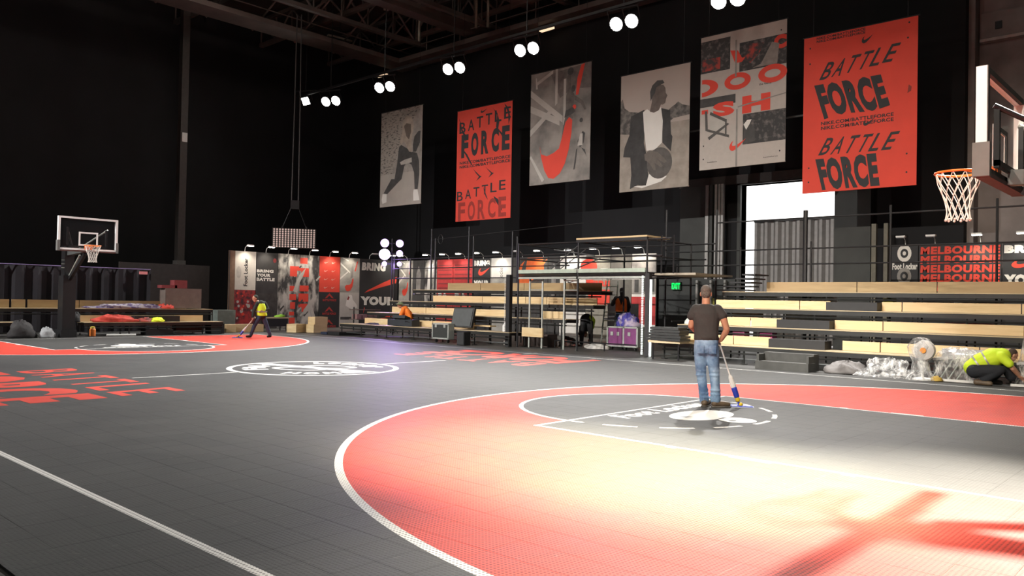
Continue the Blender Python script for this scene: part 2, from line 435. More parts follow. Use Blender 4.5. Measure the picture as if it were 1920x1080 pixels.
# ------------------------------------------------------------------ loading door with daylight behind it
d1 = struct('door_1', MB().box(-.28,-.15,YB-.12,YB+.42,0,6.45), COLM)
obj('door_frame', MB().box(3.6,3.72,YB-.12,YB+.42,0,6.45), COLM, d1)
obj('lintel', MB().box(-.28,3.72,YB-.12,YB+.42,6.35,6.6), COLM, d1)
CORR = mat('corrugated_sheet', (.22,.21,.205), .5, .3, var=.1)
mb = MB(); n = 34; prev = None
for k in range(n):                       # corrugated leaf standing just outside the opening
    a = 0.05+k*(3.75/n); bb = 0.05+(k+1)*(3.75/n); ph = k % 4
    d0 = (0,0,.1,.1,)[ph]; d1_ = (0,.1,.1,0)[ph]
    mb.add([(a,YB+.75+d0,.05),(bb,YB+.75+d1_,.05),(bb,YB+.75+d1_,4.92),(a,YB+.75+d0,4.92)], [(0,1,2,3)])
obj('corrugated_leaf', mb, CORR, d1)
obj('leaf_rail', MB().box(0.05,3.8,YB+.7,YB+.78,4.9,5.0), STEEL, d1)
struct('ground_outside', MB().box(-12,24,YB+1.4,YB+14,-.3,-.05), mat('outside_asphalt',(.2,.2,.2),.8))
struct('pillar_1', MB().box(-2.75,-1.6,YB-.35,YB,0,6.4), COLM)
for i,(a,b) in enumerate(((-1.5,-1.36),(-1.3,-1.18),(-1.08,-.98),(-.92,-.84),(-.8,-.7))):
    struct(f'trim_{i+1}', MB().box(a,b,YB-.5,YB-.35,0,6.4), mat('pale_door_track',(.33,.32,.31),.5,.2) if i != 1 else COLM)
struct('pillar_2', MB().box(3.75,4.95,YB-.3,YB,0,6.1), COLM)
struct('trim_6', MB().box(5.35,5.5,18.6,18.75,0,4.4), mat('dull_timber_post',(.14,.13,.10),.7)); struct('trim_7', MB().box(5.75,5.88,18.6,18.75,0,4.4), mat('dull_timber_post',(.14,.13,.10),.7))
struct('trim_8', MB().box(-2.9,5.1,YB-.2,YB,6.4,6.75), mat('door_header',(.05,.043,.04),.7))
# tall steel column by the far wall
pc = struct('pillar_3', MB().box(-24.15,-23.8,7.95,8.3,0,17.6), mat('steel_column',(.055,.047,.043),.55,.2))
obj('column_guard', MB().box(-24.2,-23.75,7.9,8.35,0,3.2), mat('column_guard',(.11,.10,.095),.6), pc)
obj('notice_plate', MB().box(-23.8,-23.77,8.02,8.28,9.05,9.5), WHITE, pc)
# ================================================================== floodlights over the far side
def spot(name, loc, target, power, size, blend=.6, col=(1,.95,.86), rad=.12):
    l = D.lights.new(name, 'SPOT'); l.energy = power; l.spot_size = math.radians(size); l.spot_blend = blend; l.color = col; l.shadow_soft_size = rad
    o = D.objects.new(name, l); C.objects.link(o); o.location = loc
    o.rotation_euler = (Vector(target)-Vector(loc)).to_track_quat('-Z','Y').to_euler(); return o
LENS = mat('lit_lens', (1,1,.95), .3, emit=(1,.97,.88), es=60, var=0)
def flood(x, y, z, target, label, heads=2, power=None, size=62, group='floodlights on the lighting bar', lens=LENS, r=.24, sides=14, col=(1,.97,.93), blend=.6, soft=.12):
    t = thing('floodlight', label, 'floodlight', (x,y,z), group)
    aim = (Vector(target)-Vector((x,y,z))).normalized(); side = aim.cross(Vector((0,0,1))).normalized(); upv = side.cross(aim)
    obj('mounting_bar', MB().tube(Vector((x,y,z+.55))-side*.6, Vector((x,y,z+.55))+side*.6, .04, 6), STEEL, t)
    obj('hanger', MB().tube((x,y,z+.5),(x,y,17.6),.025,5), STEEL, t)
    for k in range(heads):
        c = Vector((x,y,z))+side*((k-.5)*.62 if heads == 2 else 0)
        h = MB(); h.tube(c-aim*.35, c-aim*.02, .16, sides, r+.03); hd = obj('lamp_head', h, STEEL, t)
        obj('lens', MB().tube(c-aim*.015, c, r, sides), lens, hd)
        obj('yoke', MB().path([c+side*(r+.06)-aim*.15, c+side*(r+.06)-aim*.15+upv*.5, c-side*(r+.06)-aim*.15+upv*.5, c-side*(r+.06)-aim*.15], .018, 5), STEEL, hd)
    if power:
        s = spot('flood_beam', Vector((x,y,z))+aim*.25, target, power, size, blend, col, soft); s.parent = t; s.location = s.location-Vector((x,y,z))
    return t
ordn = ['first','second','third','fourth','fifth','sixth']
FX = [(-20.0,11.62),(-15.6,11.62),(-10.8,11.64),(-6.55,11.64),(-1.85,11.68),(2.27,11.5)]
for k,(x,z) in enumerate(FX):
    flood(x,14,z,(x*.82+2.0,(-2,-2,-2.5,-4.5,-4.5,0)[k],0) if k < 5 else (5.0,2.6,0), f'{ordn[k]} twin white floodlight from the hanging screen along the lighting bar', power=FLOOD_POWER*(.5,.6,1,1.35,1.35,1.1)[k], size=(66,66,66,66,64,60)[k])
flood(-22.3,14,11.98,(-12,-4,0),'small square pinkish floodlight beside the first twin floodlight', heads=1, r=.27, sides=4, power=1500)
# the bar goes on past the frame, over the near basket
flood(7.2,14,11.6,(7.6,5.0,0),'twin floodlight over the stand beside the loading door, above the frame', power=FLOOD_POWER*1.0, size=50)
flood(12.75,12.2,12.0,(12.7,-3.9,0),'twin floodlight over the near basket, above the frame', power=85000, size=16, lens=LENS, col=(1,.9,.75), blend=1.0, soft=.22)
flood(21,-3.8,11,(10.7,-3.5,0),'floodlight high on the right behind the near basket', heads=1, power=POOL_POWER, size=20, col=(1,.88,.66), blend=1.0, soft=.3, group='floodlights behind the near touchline')
# opposite bar behind the camera, lighting banners and stands
for k,x in enumerate((-16,-8,0,8,15)):
    flood(x,-15,12.2,(x*.9,(8,8,8,6.2,6.2)[k],0),f'{ordn[k]} floodlight on the bar behind the near touchline', heads=1, power=NEAR_POWER*(1,1,1,.75,.75)[k], col=((1,.97,.93) if k < 3 else (1,.88,.72)), size=55, group='floodlights behind the near touchline')
flood(4,-15,12.2,(5.0,7.0,0),'narrow floodlight aimed at the right stand from behind the near touchline',heads=1,power=NEAR_POWER*2.2,size=24,group='floodlights behind the near touchline')
obj_bar = obj('lighting_bar', MB().box(-23,16,13.95,14.05,12.28,12.38), STEEL, org=(0,14,12.3)); tag(obj_bar,'long black lighting bar carrying the white floodlights','lighting bar')
# ceiling tube lamps
TUBEON = mat('lit_tube',(1,1,.95),.4,emit=(1,.95,.85),es=9,var=0); TUBEOFF = mat('unlit_tube',(.30,.25,.21),.5)
for (a,b,on,lab) in (((-15.67,15.41),(-14.65,15.49),1,'brightly lit white tube lamp under the roof trusses'),((-15.97,14.22),(-14.65,14.32),0,'unlit tube lamp beside the brightly lit one'),
                     ((-21.35,14.66),(-21.24,16.11),0,'long unlit tube lamp under the far catwalk'),((-22.9,19.2),(-22.1,19.24),2,'small warm tube lamp low above the second floodlight'),((-10.3,19.2),(-9.5,19.17),2,'thin warm tube lamp above the red drawing banner')):
    z = 15.5 if on != 2 else 14.55
    t = thing('tube_lamp', lab, 'lamp', ((a[0]+b[0])/2,(a[1]+b[1])/2,z), 'tube lamps under the roof')
    dd = Vector((b[0]-a[0],b[1]-a[1],0)); c = Vector(((a[0]+b[0])/2,(a[1]+b[1])/2,z)); rz = math.atan2(dd.y,dd.x)
    obj('diffuser', MB().obox(c, dd.length, .2, .1, rz), TUBEON if on == 1 else (TUBEOFF if on == 0 else mat('warm_tube',(1,.8,.6),.4,emit=(1,.7,.45),es=1.2,var=0)), t)
    obj('housing', MB().obox(c+Vector((0,0,.09)), dd.length+.06, .26, .08, rz), STEEL, t)
    obj('hanger', MB().tube(c+Vector((0,0,.1)), c+Vector((0,0,3.2)), .015, 4), STEEL, t)
# unseen lamps added under the roof as soft fill of the hall
for k,(x,y) in enumerate(((-14,4),(-5,4),(4,2),(13,-3))):
    t = thing('fill_lamp', f'{ordn[k]} added fill lamp under the roof above the court','lamp',(x,y,16.4),'unseen fill lamps under the roof')
    obj('shade', MB().lathe((x,y,16.2),[(.12,.5),(.2,.4),(.45,0),(.44,-.02)],18), STEEL, t)
    obj('bulb', MB().sphere((x,y,16.2),.16), LENS, t)
    l = D.lights.new('fill_lamp_light','POINT'); l.energy = FILL_POWER; l.shadow_soft_size = .3; l.color = (1,.9,.78); lo = D.objects.new('fill_lamp_light',l); C.objects.link(lo); lo.parent = t; lo.location = (0,0,-.55)
# ================================================================== banners (plane y = 16)
YN = 16.0
def banner(x0,x1,z0,z1,clothmat,label,cat='banner',hang=1):
    t = thing('hanging_banner', label, cat, ((x0+x1)/2,YN,z0), 'banners hanging on the back wall')
    mb = MB(); nu = 14; vs = []; W = x1-x0
    for j in (0,1):
        for i in range(nu+1):
            vs.append((x0+W*i/nu, YN, (z0,z1)[j]))
    b = len(vs); vs += [(x,y+.012,z) for x,y,z in vs]
    fs = []
    for i in range(nu): fs += [(i,i+1,nu+2+i,nu+1+i), (b+nu+1+i,b+nu+2+i,b+i+1,b+i)]
    fs += [(0,b,b+nu,nu)] if False else []
    mb.add(vs, fs); obj('cloth', mb, clothmat, t)
    obj('top_bar', MB().tube((x0-.05,YN+.03,z1+.02),(x1+.05,YN+.03,z1+.02),.03,6), STEEL, t)
    obj('bottom_bar', MB().tube((x0,YN+.03,z0+.015),(x1,YN+.03,z0+.015),.02,6), clothmat, t)
    for x in (x0+.3,x1-.3): obj('hanging_wire', MB().tube((x,YN+.03,z1),(x,YN+.03,17.6),.008,4), STEEL, t)
    P = lambda u,v,w: (x0+u*W, YN-w*1.0-.001, z0+v*(z1-z0))
    return t, P
def prt(t, name, mb, m): return obj(name, mb, m, t)
def grommets(t, P, pts):
    for u,v in pts: prt(t,'eyelet', flat(MB(),P,disc(None,u,v,.008,.006,8),.004), PBLACK)
# --- 1 athlete crouching before a brick wall
BRICKP = two_tone('brick_photo', (.36,.32,.28), (.085,.075,.07), 5, .52, .62, stretch=(1,1,3))
t,P = banner(-18.32,-15.1,6.23,11.1, mat('pale_pavement_photo',(.40,.36,.32),.8,var=.12,scale=.8), 'grey photo banner of an athlete crouching before a brick wall')
prt(t,'photo_wall', rect(MB(),P,0,1,.34,1,.002), BRICKP)
prt(t,'photo_wall', flat(MB(),P,[(.30,.34),(1,.34),(1,.98),(.82,.9),(.55,.7),(.35,.45)],.0025), mat('pale_brick_photo',(.33,.30,.27),.8,var=.25,scale=3))
def zq(pts):      # outline drawn on a 320 x 750 sheet
    out = []
    for x,y in pts:
        u = (x-100)/320; yb = 908-33*u; yt = 190-68*u; out.append((u,(yb-y)/(yb-yt)))
    return out
for w_,m_,pts in ((.004,PDK,[(130,800),(160,805),(245,715),(270,690),(290,590),(310,560),(345,580),(365,640),(372,765),(395,765),(405,650),(403,560),(385,490),(340,480),(300,450),(262,428),(245,450),(235,560),(215,690),(190,690)]),
   (.0045,PDK,[(355,482),(377,480),(405,410),(408,320),(390,325),(362,365),(352,430)]),
   (.005,mat('hoodie_print',(.42,.35,.29),.8,var=.2,scale=3),[(268,300),(275,240),(300,208),(330,210),(352,245),(356,290),(345,350),(340,430),(347,485),(325,480),(300,430),(280,400),(262,430),(250,400),(265,350)]),
   (.006,mat('face_shade_print',(.15,.12,.10),.8),[(282,285),(300,262),(334,270),(336,330),(322,388),(300,362)]),
   (.006,PLT,[(255,562),(290,542),(345,525),(347,560),(300,575),(265,582)]),
   (.006,PWHITE,[(122,805),(155,805),(155,868),(122,880),(115,850)]),(.006,PWHITE,[(365,770),(395,770),(410,850),(365,855),(362,800)])):
    prt(t,'figure_print', flat(MB(),P,zq(pts),w_), m_)
# --- 2 red slogan banner
t,P = banner(-12.6,-9.1,5.19,10.37, RED, 'red slogan banner hanging between the crouching athlete and the leaping player')
prt(t,'lettering', letters(MB(),P,'BATTLE',.02,1.0,.795,.895,bold=.012,spread=.012), PBLACK)
prt(t,'lettering', letters(MB(),P,'FORCE',.06,.99,.57,.78,bold=.055,spread=.004), PBLACK)
for v in (.49,.525): prt(t,'lettering', letters(MB(),P,'NIKE.COM/BATTLEFORCE',.06,.98,v-.012,v+.014,bold=.03), PBLACK)
prt(t,'lettering', letters(MB(),P,'BATTLE',.0,.93,.185,.27,bold=.008,spread=.012), PBLACK)
prt(t,'lettering', letters(MB(),P,'FORCE',.02,.95,.0,.17,bold=.03,spread=.004), mat('faded_black_print',(.30,.03,.02),.75))
for a in ((.44,.56,.945,.98),): prt(t,'logo', swoosh(MB(),P,*a), PBLACK)
for u,v,h in ((.32,.37,.09),(.54,.385,.08)): prt(t,'logo', flat(MB(),P,[(u,v+h),(u+.05,v+h*.7),(u+.13,v+.02),(u+.16,v+.015),(u+.06,v-.02),(u+.11,v+.015),(u+.05,v+.05)],.005), PBLACK)
for pts in ([(.03,.94),(.06,.9),(.1,.83),(.16,.78),(.18,.70),(.14,.76),(.08,.82)], [(.66,.97),(.74,.92),(.78,.85),(.76,.78),(.86,.72),(.88,.64),(.82,.72),(.72,.8),(.74,.9)], [(.86,.99),(.93,.95),(.97,.86),(.94,.80),(.93,.9)], [(.1,.66),(.2,.6),(.28,.52),(.32,.47),(.24,.53),(.14,.62)], [(.5,.30),(.56,.2),(.6,.17),(.55,.24)], [(.70,.2),(.78,.17),(.84,.10),(.86,.06),(.78,.12),(.72,.17)]):
    prt(t,'drip_print', flat(MB(),P,pts,.003), PBLACK)
# --- 3 leaping players with a red flourish
t,P = banner(-8.02,-4.78,6.5,11.3, two_tone('court_photo',(.30,.27,.24),(.13,.12,.11),.8,.4,.65,stretch=(1,1,1)), 'grey photo banner of leaping players with a large red flourish')
for pts in ([(.0,.86),(.0,.80),(.55,.52),(.55,.58)],[(0,.72),(0,.66),(.5,.5),(.5,.56)],[(.42,1),(.46,1),(.46,.7),(.42,.68)],[(.0,.44),(.36,.62),(.34,.66),(.0,.5)],[(0,.25),(.02,.27),(.26,.04),(.22,.02)],[(.08,.96),(.1,.96),(.12,.86),(.09,.86)],[(.1,.92),(.38,1.0),(.38,.97),(.1,.89)],[(.56,.9),(.6,.9),(.6,.5),(.56,.5)]):
    WK = globals().get('WK',.003)+.0002; prt(t,'stand_print', flat(MB(),P,pts,WK), PLT)
prt(t,'sky_print', flat(MB(),P,[(.34,.97),(1,1),(1,.78),(.7,.8),(.5,.74)],.002), mat('roof_photo',(.15,.13,.12),.8,var=.3,scale=3))
prt(t,'flourish_print', flat(MB(),P,[(.17,.35),(.20,.27),(.30,.245),(.42,.27),(.50,.30),(.55,.40),(.60,.52),(.66,.56),(.71,.53),(.70,.42),(.66,.28),(.60,.16),(.52,.08),(.42,.04),(.33,.05),(.26,.12),(.20,.24)],.006), RED)
prt(t,'flourish_print', flat(MB(),P,[(.76,.74),(.80,.74),(.90,1.0),(.84,.99),(.78,.88)],.006), RED)
prt(t,'flourish_print', flat(MB(),P,disc(None,.74,.64,.03,.02,12),.006), RED)
for pts in ([(.52,.30),(.56,.48),(.60,.58),(.60,.74),(.64,.80),(.70,.80),(.74,.74),(.73,.66),(.71,.58),(.72,.54),(.66,.56),(.60,.50),(.56,.32)],[(.62,.78),(.62,.92),(.68,.96),(.68,.80)],[(.74,.74),(.88,.68),(.93,.60),(.90,.60),(.84,.66),(.74,.70)]):
    WK += .0002; prt(t,'player_print', flat(MB(),P,pts,WK), mat('player_grey_print',(.12,.105,.095),.8,var=.3,scale=4))
for c in ((.67,.955,.05,.034),(.72,.80,.034,.03),(.855,.515,.028,.02)): prt(t,'player_print', flat(MB(),P,disc(None,*c,n=14),.0065), PDK)
prt(t,'player_print', flat(MB(),P,[(.58,.56),(.70,.58),(.76,.60),(.72,.64),(.60,.62)],.0066), PDK)
for pts in ([(.80,.34),(.88,.42),(.92,.40),(.90,.32),(.84,.28)],[(.80,.28),(.78,.16),(.76,.10),(.74,.10),(.78,.27)],[(.86,.28),(.93,.22),(.95,.19),(.92,.26)]): prt(t,'player_print', flat(MB(),P,pts,.005), PDK)
prt(t,'player_print', flat(MB(),P,[(.80,.30),(.84,.40),(.88,.40),(.88,.30)],.006), PLT)
# --- 4 man holding a basketball
t,P = banner(-3.31,-.25,5.85,10.41, mat('pale_sky_photo',(.40,.34,.30),.8,var=.05,scale=.6), 'grey photo banner of a man in a dark jacket holding a basketball')
prt(t,'photo_ground', rect(MB(),P,0,1,0,.54,.002), mat('grass_photo',(.30,.26,.22),.8,var=.2,scale=2.5))
TREE = two_tone('tree_photo',(.06,.055,.05),(.17,.15,.135),5,.4,.6)
prt(t,'tree_print', flat(MB(),P,[(0,.50),(0,.78),(.03,.80),(.06,.72),(.14,.68),(.3,.66),(.32,.55),(.2,.48)],.003), TREE)
prt(t,'tree_print', flat(MB(),P,[(.66,.52),(.66,.62),(.74,.66),(.80,.68),(.84,.70),(.90,.67),(1.0,.65),(1,.58),(.78,.57)],.003), TREE)
JK = mat('jacket_print',(.045,.043,.042),.8,var=.3,scale=2.5)
prt(t,'jacket_print', flat(MB(),P,[(.16,.02),(.18,.14),(.16,.29),(.05,.30),(.07,.38),(.14,.48),(.16,.64),(.36,.68),(.38,.60),(.36,.40),(.40,.30),(.44,.08),(.40,.03),(.28,.05)],.004), JK)
prt(t,'jacket_print', flat(MB(),P,[(.60,.67),(.73,.64),(.75,.44),(.77,.42),(.75,.30),(.63,.38),(.62,.55)],.004), JK)
prt(t,'shirt_print', flat(MB(),P,[(.34,.66),(.40,.68),(.46,.65),(.56,.65),(.60,.68),(.63,.56),(.62,.38),(.52,.33),(.40,.33),(.36,.5)],.005), PWHITE)
prt(t,'shirt_print', flat(MB(),P,[(.22,.04),(.34,.02),(.62,.06),(.70,.10),(.44,.13),(.40,.04)],.0045), PWHITE)
prt(t,'ball_print', flat(MB(),P,disc(None,.59,.215,.18,.13,26),.006), mat('ball_print',(.10,.09,.082),.8,var=.2,scale=4))
prt(t,'hand_print', flat(MB(),P,[(.37,.30),(.44,.33),(.56,.31),(.66,.25),(.70,.22),(.66,.21),(.56,.25),(.64,.19),(.62,.175),(.52,.22),(.54,.16),(.51,.16),(.46,.21),(.42,.24),(.38,.25)],.007), mat('hand_print',(.14,.12,.105),.8,var=.15,scale=4))
FC = mat('face_print',(.13,.105,.092),.8,var=.2,scale=4)
prt(t,'face_print', flat(MB(),P,[(.44,.655),(.50,.64),(.57,.655),(.60,.70),(.62,.695),(.66,.705),(.67,.74),(.69,.765),(.665,.79),(.66,.83),(.63,.86),(.52,.87),(.46,.82),(.47,.74)],.006), FC)
prt(t,'hair_print', flat(MB(),P,[(.45,.74),(.44,.82),(.47,.87),(.54,.905),(.62,.90),(.645,.875),(.60,.865),(.53,.85),(.51,.80),(.48,.78)],.007), PDK)
prt(t,'lettering', letters(MB(),P,'XXXX',.46,.53,.52,.528,bold=.03), PGREY) if False else None
# --- 5 white collage with big red letters
t,P = banner(.18,3.4,6.38,11.2, mat('white_banner_cloth',(.46,.41,.37),.8,var=.04), 'white collage banner with big red letters and four photographs')
ph = two_tone('crowd_photo',(.035,.033,.033),(.16,.14,.13),6,.5,.7)
phr = two_tone('red_crowd_photo',(.05,.04,.04),(.40,.05,.035),4,.45,.6)
prt(t,'photo_print', rect(MB(),P,0,.36,.725,.965,.002), ph)
prt(t,'photo_print', rect(MB(),P,.02,.24,.74,.83,.003), phr)
prt(t,'photo_print', rect(MB(),P,.47,1,.69,.90,.002), ph)
prt(t,'photo_print', flat(MB(),P,[(.50,.78),(.6,.88),(.75,.87),(.7,.8),(.6,.74)],.003), phr)
prt(t,'photo_print', flat(MB(),P,[(.62,.70),(.72,.72),(.84,.86),(.92,.84),(.9,.70)],.004), mat('arm_photo',(.24,.21,.19),.8,var=.2,scale=5))
prt(t,'photo_print', rect(MB(),P,.0,.43,.47,.535,.002), PDK)
prt(t,'photo_print', rect(MB(),P,.52,1,.155,.375,.002), ph)
prt(t,'photo_print', flat(MB(),P,[(.52,.155),(.66,.17),(.66,.26),(.6,.31),(.54,.28)],.003), PDK)
prt(t,'photo_print', flat(MB(),P,[(.53,.30),(.57,.33),(.62,.33),(.6,.30),(.56,.26)],.004), PWHITE)
def ring(u,v,ru,rv,k): 
    mb = MB(); n = 28; vs = []
    for i in range(n):
        a = 2*math.pi*i/n; vs += [P(u+ru*math.cos(a),v+rv*math.sin(a),.005), P(u+ru*k*math.cos(a),v+rv*k*.8*math.sin(a),.005)]
    return mb.add(vs,[(2*i,2*((i+1)%n),2*((i+1)%n)+1,2*i+1) for i in range(n)])
half = MB(); vs = []
for i in range(17):
    a = -math.pi/2+math.pi*i/16
    vs += [P(.02+.20*math.cos(a),.615+.065*math.sin(a),.005), P(.02+.10*math.cos(a),.615+.032*math.sin(a),.005)]
prt(t,'lettering', half.add(vs,[(2*i,2*i+2,2*i+3,2*i+1) for i in range(16)]), RED)
prt(t,'lettering', ring(.45,.625,.155,.062,.55), RED); prt(t,'lettering', ring(.85,.635,.16,.065,.55), RED)
mb = MB(); [mb.add([P(u,v,.005) for u,v in q],[tuple(range(len(q)))]) for q in ([(.36,.86),(.45,.85),(.50,.79),(.54,.79),(.50,.76),(.42,.76)],)]; prt(t,'lettering', mb, RED)
prt(t,'lettering', letters(MB(),P,'C',.86,1.0,.80,.90,bold=.08), RED)
prt(t,'lettering', letters(MB(),P,'S',.16,.42,.385,.49,bold=.06), RED); prt(t,'lettering', letters(MB(),P,'H',.51,.83,.38,.505,bold=.07), RED)
prt(t,'lettering', rect(MB(),P,.02,.10,.42,.45,.005), RED)
prt(t,'logo', swoosh(MB(),P,.365,.56,.115,.20,.006), RED)
hp = mat('hoop_print',(.09,.085,.08),.8)
for q in ([(.06,.44),(.09,.44),(.10,.30),(.07,.29)],[(.07,.31),(.08,.29),(.36,.22),(.36,.24)],[(.10,.24),(.34,.33),(.36,.32),(.12,.22)],[(.13,.43),(.32,.36),(.31,.34),(.12,.41)],[(.31,.36),(.33,.36),(.33,.23),(.31,.23)]): prt(t,'hoop_print', flat(MB(),P,q,.005), hp)
prt(t,'hoop_print', flat(MB(),P,[(.12,.40),(.31,.34),(.31,.27),(.13,.30)],.004), PLT)
for q in ((.42,.44,.66,.93),(.44,.46,.0,.42)): prt(t,'seam', rect(MB(),P,*q,.007), PGREY)
prt(t,'seam', flat(MB(),P,[(.46,.43),(1,.478),(1,.485),(.46,.44)],.007), PGREY)
prt(t,'lettering', letters(MB(),P,'the Game',.70,.84,.565,.58,bold=.02), PDK)
prt(t,'lettering', letters(MB(),P,'battleforce',.10,.22,.05,.058,bold=.02), PDK); prt(t,'lettering', letters(MB(),P,'battleforce',.76,.92,.042,.05,bold=.02), PDK)
grommets(t,P,((.94,.93),(.05,.18),(.05,.08),(.94,.08)))
# --- 6 large red slogan banner by the loading door
t,P = banner(4.0,7.5,5.25,10.38, RED, 'large red slogan banner nearest to the near basket, before the loading door')
for v0,sp_u in ((.715,.008),(.235,-.002)):
    prt(t,'lettering', letters(MB(),P,'BATTLE',.13,.80,v0,v0+.105,bold=.012,spread=sp_u,shear=.8), PBLACK)
prt(t,'lettering', letters(MB(),P,'FORCE',.10,.78,.49,.69,bold=.06,warp=lambda a,b:(a*(1-.12*b)+(1-b)*.15*(1-a), b-.16*(1-a)*(1-b)+.05*math.sin(a*6.28)*(1-b))), PBLACK)
prt(t,'lettering', letters(MB(),P,'FORCE',.12,.70,.01,.215,bold=.06,warp=lambda a,b:(a*(1-.06*b)+(1-b)*.12*(1-a),b)), PBLACK)
for v in (.405,.435): prt(t,'lettering', letters(MB(),P,'NIKE.COM/BATTLEFORCE',.17,.81,v-.01,v+.012,bold=.03), PBLACK)
for v in (.965,.985): prt(t,'lettering', letters(MB(),P,'NIKE.COM/BATTLEFORCE',.12,.56,v-.008,v+.008,bold=.03), PBLACK)
prt(t,'logo', swoosh(MB(),P,.53,.63,.895,.945), PBLACK); prt(t,'logo', swoosh(MB(),P,.55,.65,.385,.43), PBLACK)
grommets(t,P,((.06,.93),(.06,.83),(.92,.88),(.93,.97),(.92,.19),(.92,.08),(.06,.16),(.06,.07)))
prt(t,'scuff_print', flat(MB(),P,[(.92,.55),(.95,.56),(.955,.585),(.93,.60),(.925,.575)],.003), mat('scuff',(.25,.04,.03),.8))
o = obj('wall_pipe', MB().tube((-.6,16.7,8.02),(4.3,16.7,8.02),.035,8), GALV, org=(1.8,16.7,8.02)); tag(o,'thin pale pipe on the wall behind the white collage banner','pipe')
for x in (0.6,3.8): obj('pipe_bracket', MB().box(x-.03,x+.03,16.7,20.0,8.0,8.04), STEEL, o)
# ================================================================== display panels with clip lamps
XS = -19.6; YP = 18.4; HP = 3.6
BW = two_tone('bw_photo',(.035,.033,.033),(.50,.47,.43),1.6,.42,.6,stretch=(1,1.6,.7),detail=6)
BW2 = two_tone('bw_photo_soft',(.10,.095,.09),(.42,.39,.36),1.1,.35,.65,detail=5)
REDPAT = two_tone('red_collage',(.40,.03,.03),(.07,.02,.025),4,.42,.6,detail=3)
CONCP = two_tone('grey_court_print',(.42,.40,.36),(.20,.19,.17),1.2,.35,.65,stretch=(1,.6,1.4))
def panel_side(y0,y1,z0,z1,m,label):
    t = thing('display_panel', label, 'display panel', (XS,(y0+y1)/2,z0), 'display panels along the far end')
    obj('board', MB().box(XS-.06,XS,y0+.004,y1-.004,z0,z1), m, t)
    W = y1-y0; H = z1-z0
    return t, lambda u,v,w: (XS+w, y0+u*W, z0+v*H)
def panel_back(x0,x1,z0,z1,m,label):
    t = thing('display_panel', label, 'display panel', ((x0+x1)/2,YP,z0), 'display panels behind the stands')
    obj('board', MB().box(x0+.004,x1-.004,YP,YP+.06,z0,z1), m, t)
    W = x1-x0; H = z1-z0
    return t, lambda u,v,w: (x0+u*W, YP-w, z0+v*H)
t,P = panel_side(8.42,8.72,0,HP,mat('timber_end',(.20,.12,.08),.7),'narrow bare timber end of the display wall')
obj('edge_strip', MB().box(XS,XS+.01,8.42,8.46,0,HP), PDK, t)
def fl_logo(t,P,u,v,s,m,ar=1.0):
    prt(t,'logo', flat(MB(),P,disc(None,u,v,s,s*.55*ar,18),.005), m)
    prt(t,'logo', flat(MB(),P,disc(None,u,v,s*.55,s*.3*ar,14),.0065), PBLACK); prt(t,'logo', flat(MB(),P,disc(None,u,v,s*.25,s*.14*ar,10),.008), m)
t,P = panel_side(8.72,9.78,1.8,HP,mat('ivory_print',(.60,.56,.50),.7,var=.05),'ivory shop panel with a shop name written upward')
prt(t,'lettering', letters(MB(),P,'Foot Locker',.42,.60,.10,.82,bold=.03,rot=1), PBLACK)
prt(t,'logo', flat(MB(),P,disc(None,.18,.45,.12,.16,16),.003), mat('pale_logo',(.46,.43,.39),.8))
t,P = panel_side(8.72,9.78,0,1.8,REDPAT,'dark red collage panel below the ivory shop panel')
for k in range(16):
    u,v = random.uniform(.06,.94),random.uniform(.2,.95); s = random.uniform(.03,.09)
    prt(t,'spot_print', flat(MB(),P,disc(None,u,v,s,s*.6,7),.003+k*.0002), PLT if k%3 else RED)
t,P = panel_side(9.80,10.93,0,HP,mat('charcoal_panel',(.04,.038,.037),.6,var=.3,scale=1.5),'charcoal panel with a white three-line slogan')
for k,s in enumerate(('BRING','YOUR','BATTLE')): prt(t,'lettering', letters(MB(),P,s,.02,(.80,.66,.86)[k],.735-k*.055,.775-k*.055,bold=.06,shear=.25/1.0*.3), PWHITE)
prt(t,'logo', swoosh(MB(),P,.03,.2,.64,.66), PGREY)
prt(t,'photo_print', rect(MB(),P,.0,1,.0,.46,.002), mat('dark_photo',(.045,.04,.038),.7,var=.5,scale=3))
prt(t,'spot_print', flat(MB(),P,disc(None,.85,.9,.08,.03,10),.003), mat('dull_red',(.22,.03,.03),.7))
t,P = panel_side(10.95,13.28,0,HP,BW,'tall wide black and white street photo panel overprinted with red blocks')
for (u0,u1,v0,v1) in ((.28,.45,.70,.84),(.36,.50,.80,.84),(.52,.70,.88,.96),(.30,.74,.78,.82),(.55,.74,.70,.80),(.28,.46,.50,.57),(.52,.74,.50,.58),(.28,.44,.38,.46),(.50,.74,.36,.47),(.30,.42,.26,.35),(.58,.74,.22,.33),(.28,.40,.17,.22),(.28,.42,.06,.14),(.50,.60,.28,.33)):
    prt(t,'block_print', rect(MB(),P,u0,u1,v0,v1,.004), RED)
prt(t,'photo_print', flat(MB(),P,[(.36,.50),(.50,.72),(.66,.82),(.62,.74),(.52,.62),(.46,.48)],.006), PLT)
prt(t,'photo_print', flat(MB(),P,[(.62,.24),(.9,.46),(.96,.44),(.84,.30),(.94,.12),(.86,.12),(.78,.26),(.66,.18)],.006), PLT)
for k in range(12):
    u,v = random.uniform(.02,.95),random.uniform(.05,.95); prt(t,'photo_print', flat(MB(),P,[(u,v),(u+.10,v+.06),(u+.12,v+.045),(u+.03,v-.02)],.003+k*.0002), PLT if k%2 else PDK)
t,P = panel_side(13.30,14.53,1.8,HP,RED,'bright red panel with rows of small white ticks')
for r_ in range(4):
    for c_ in range(2): prt(t,'logo', swoosh(MB(),P,.22+c_*.36,.42+c_*.36,.80-r_*.235,.86-r_*.235), mat('pink_print',(.75,.35,.28),.7))
t,P = panel_side(13.30,14.53,0,1.8,PBLACK,'black panel with red emblems below the bright red panel')
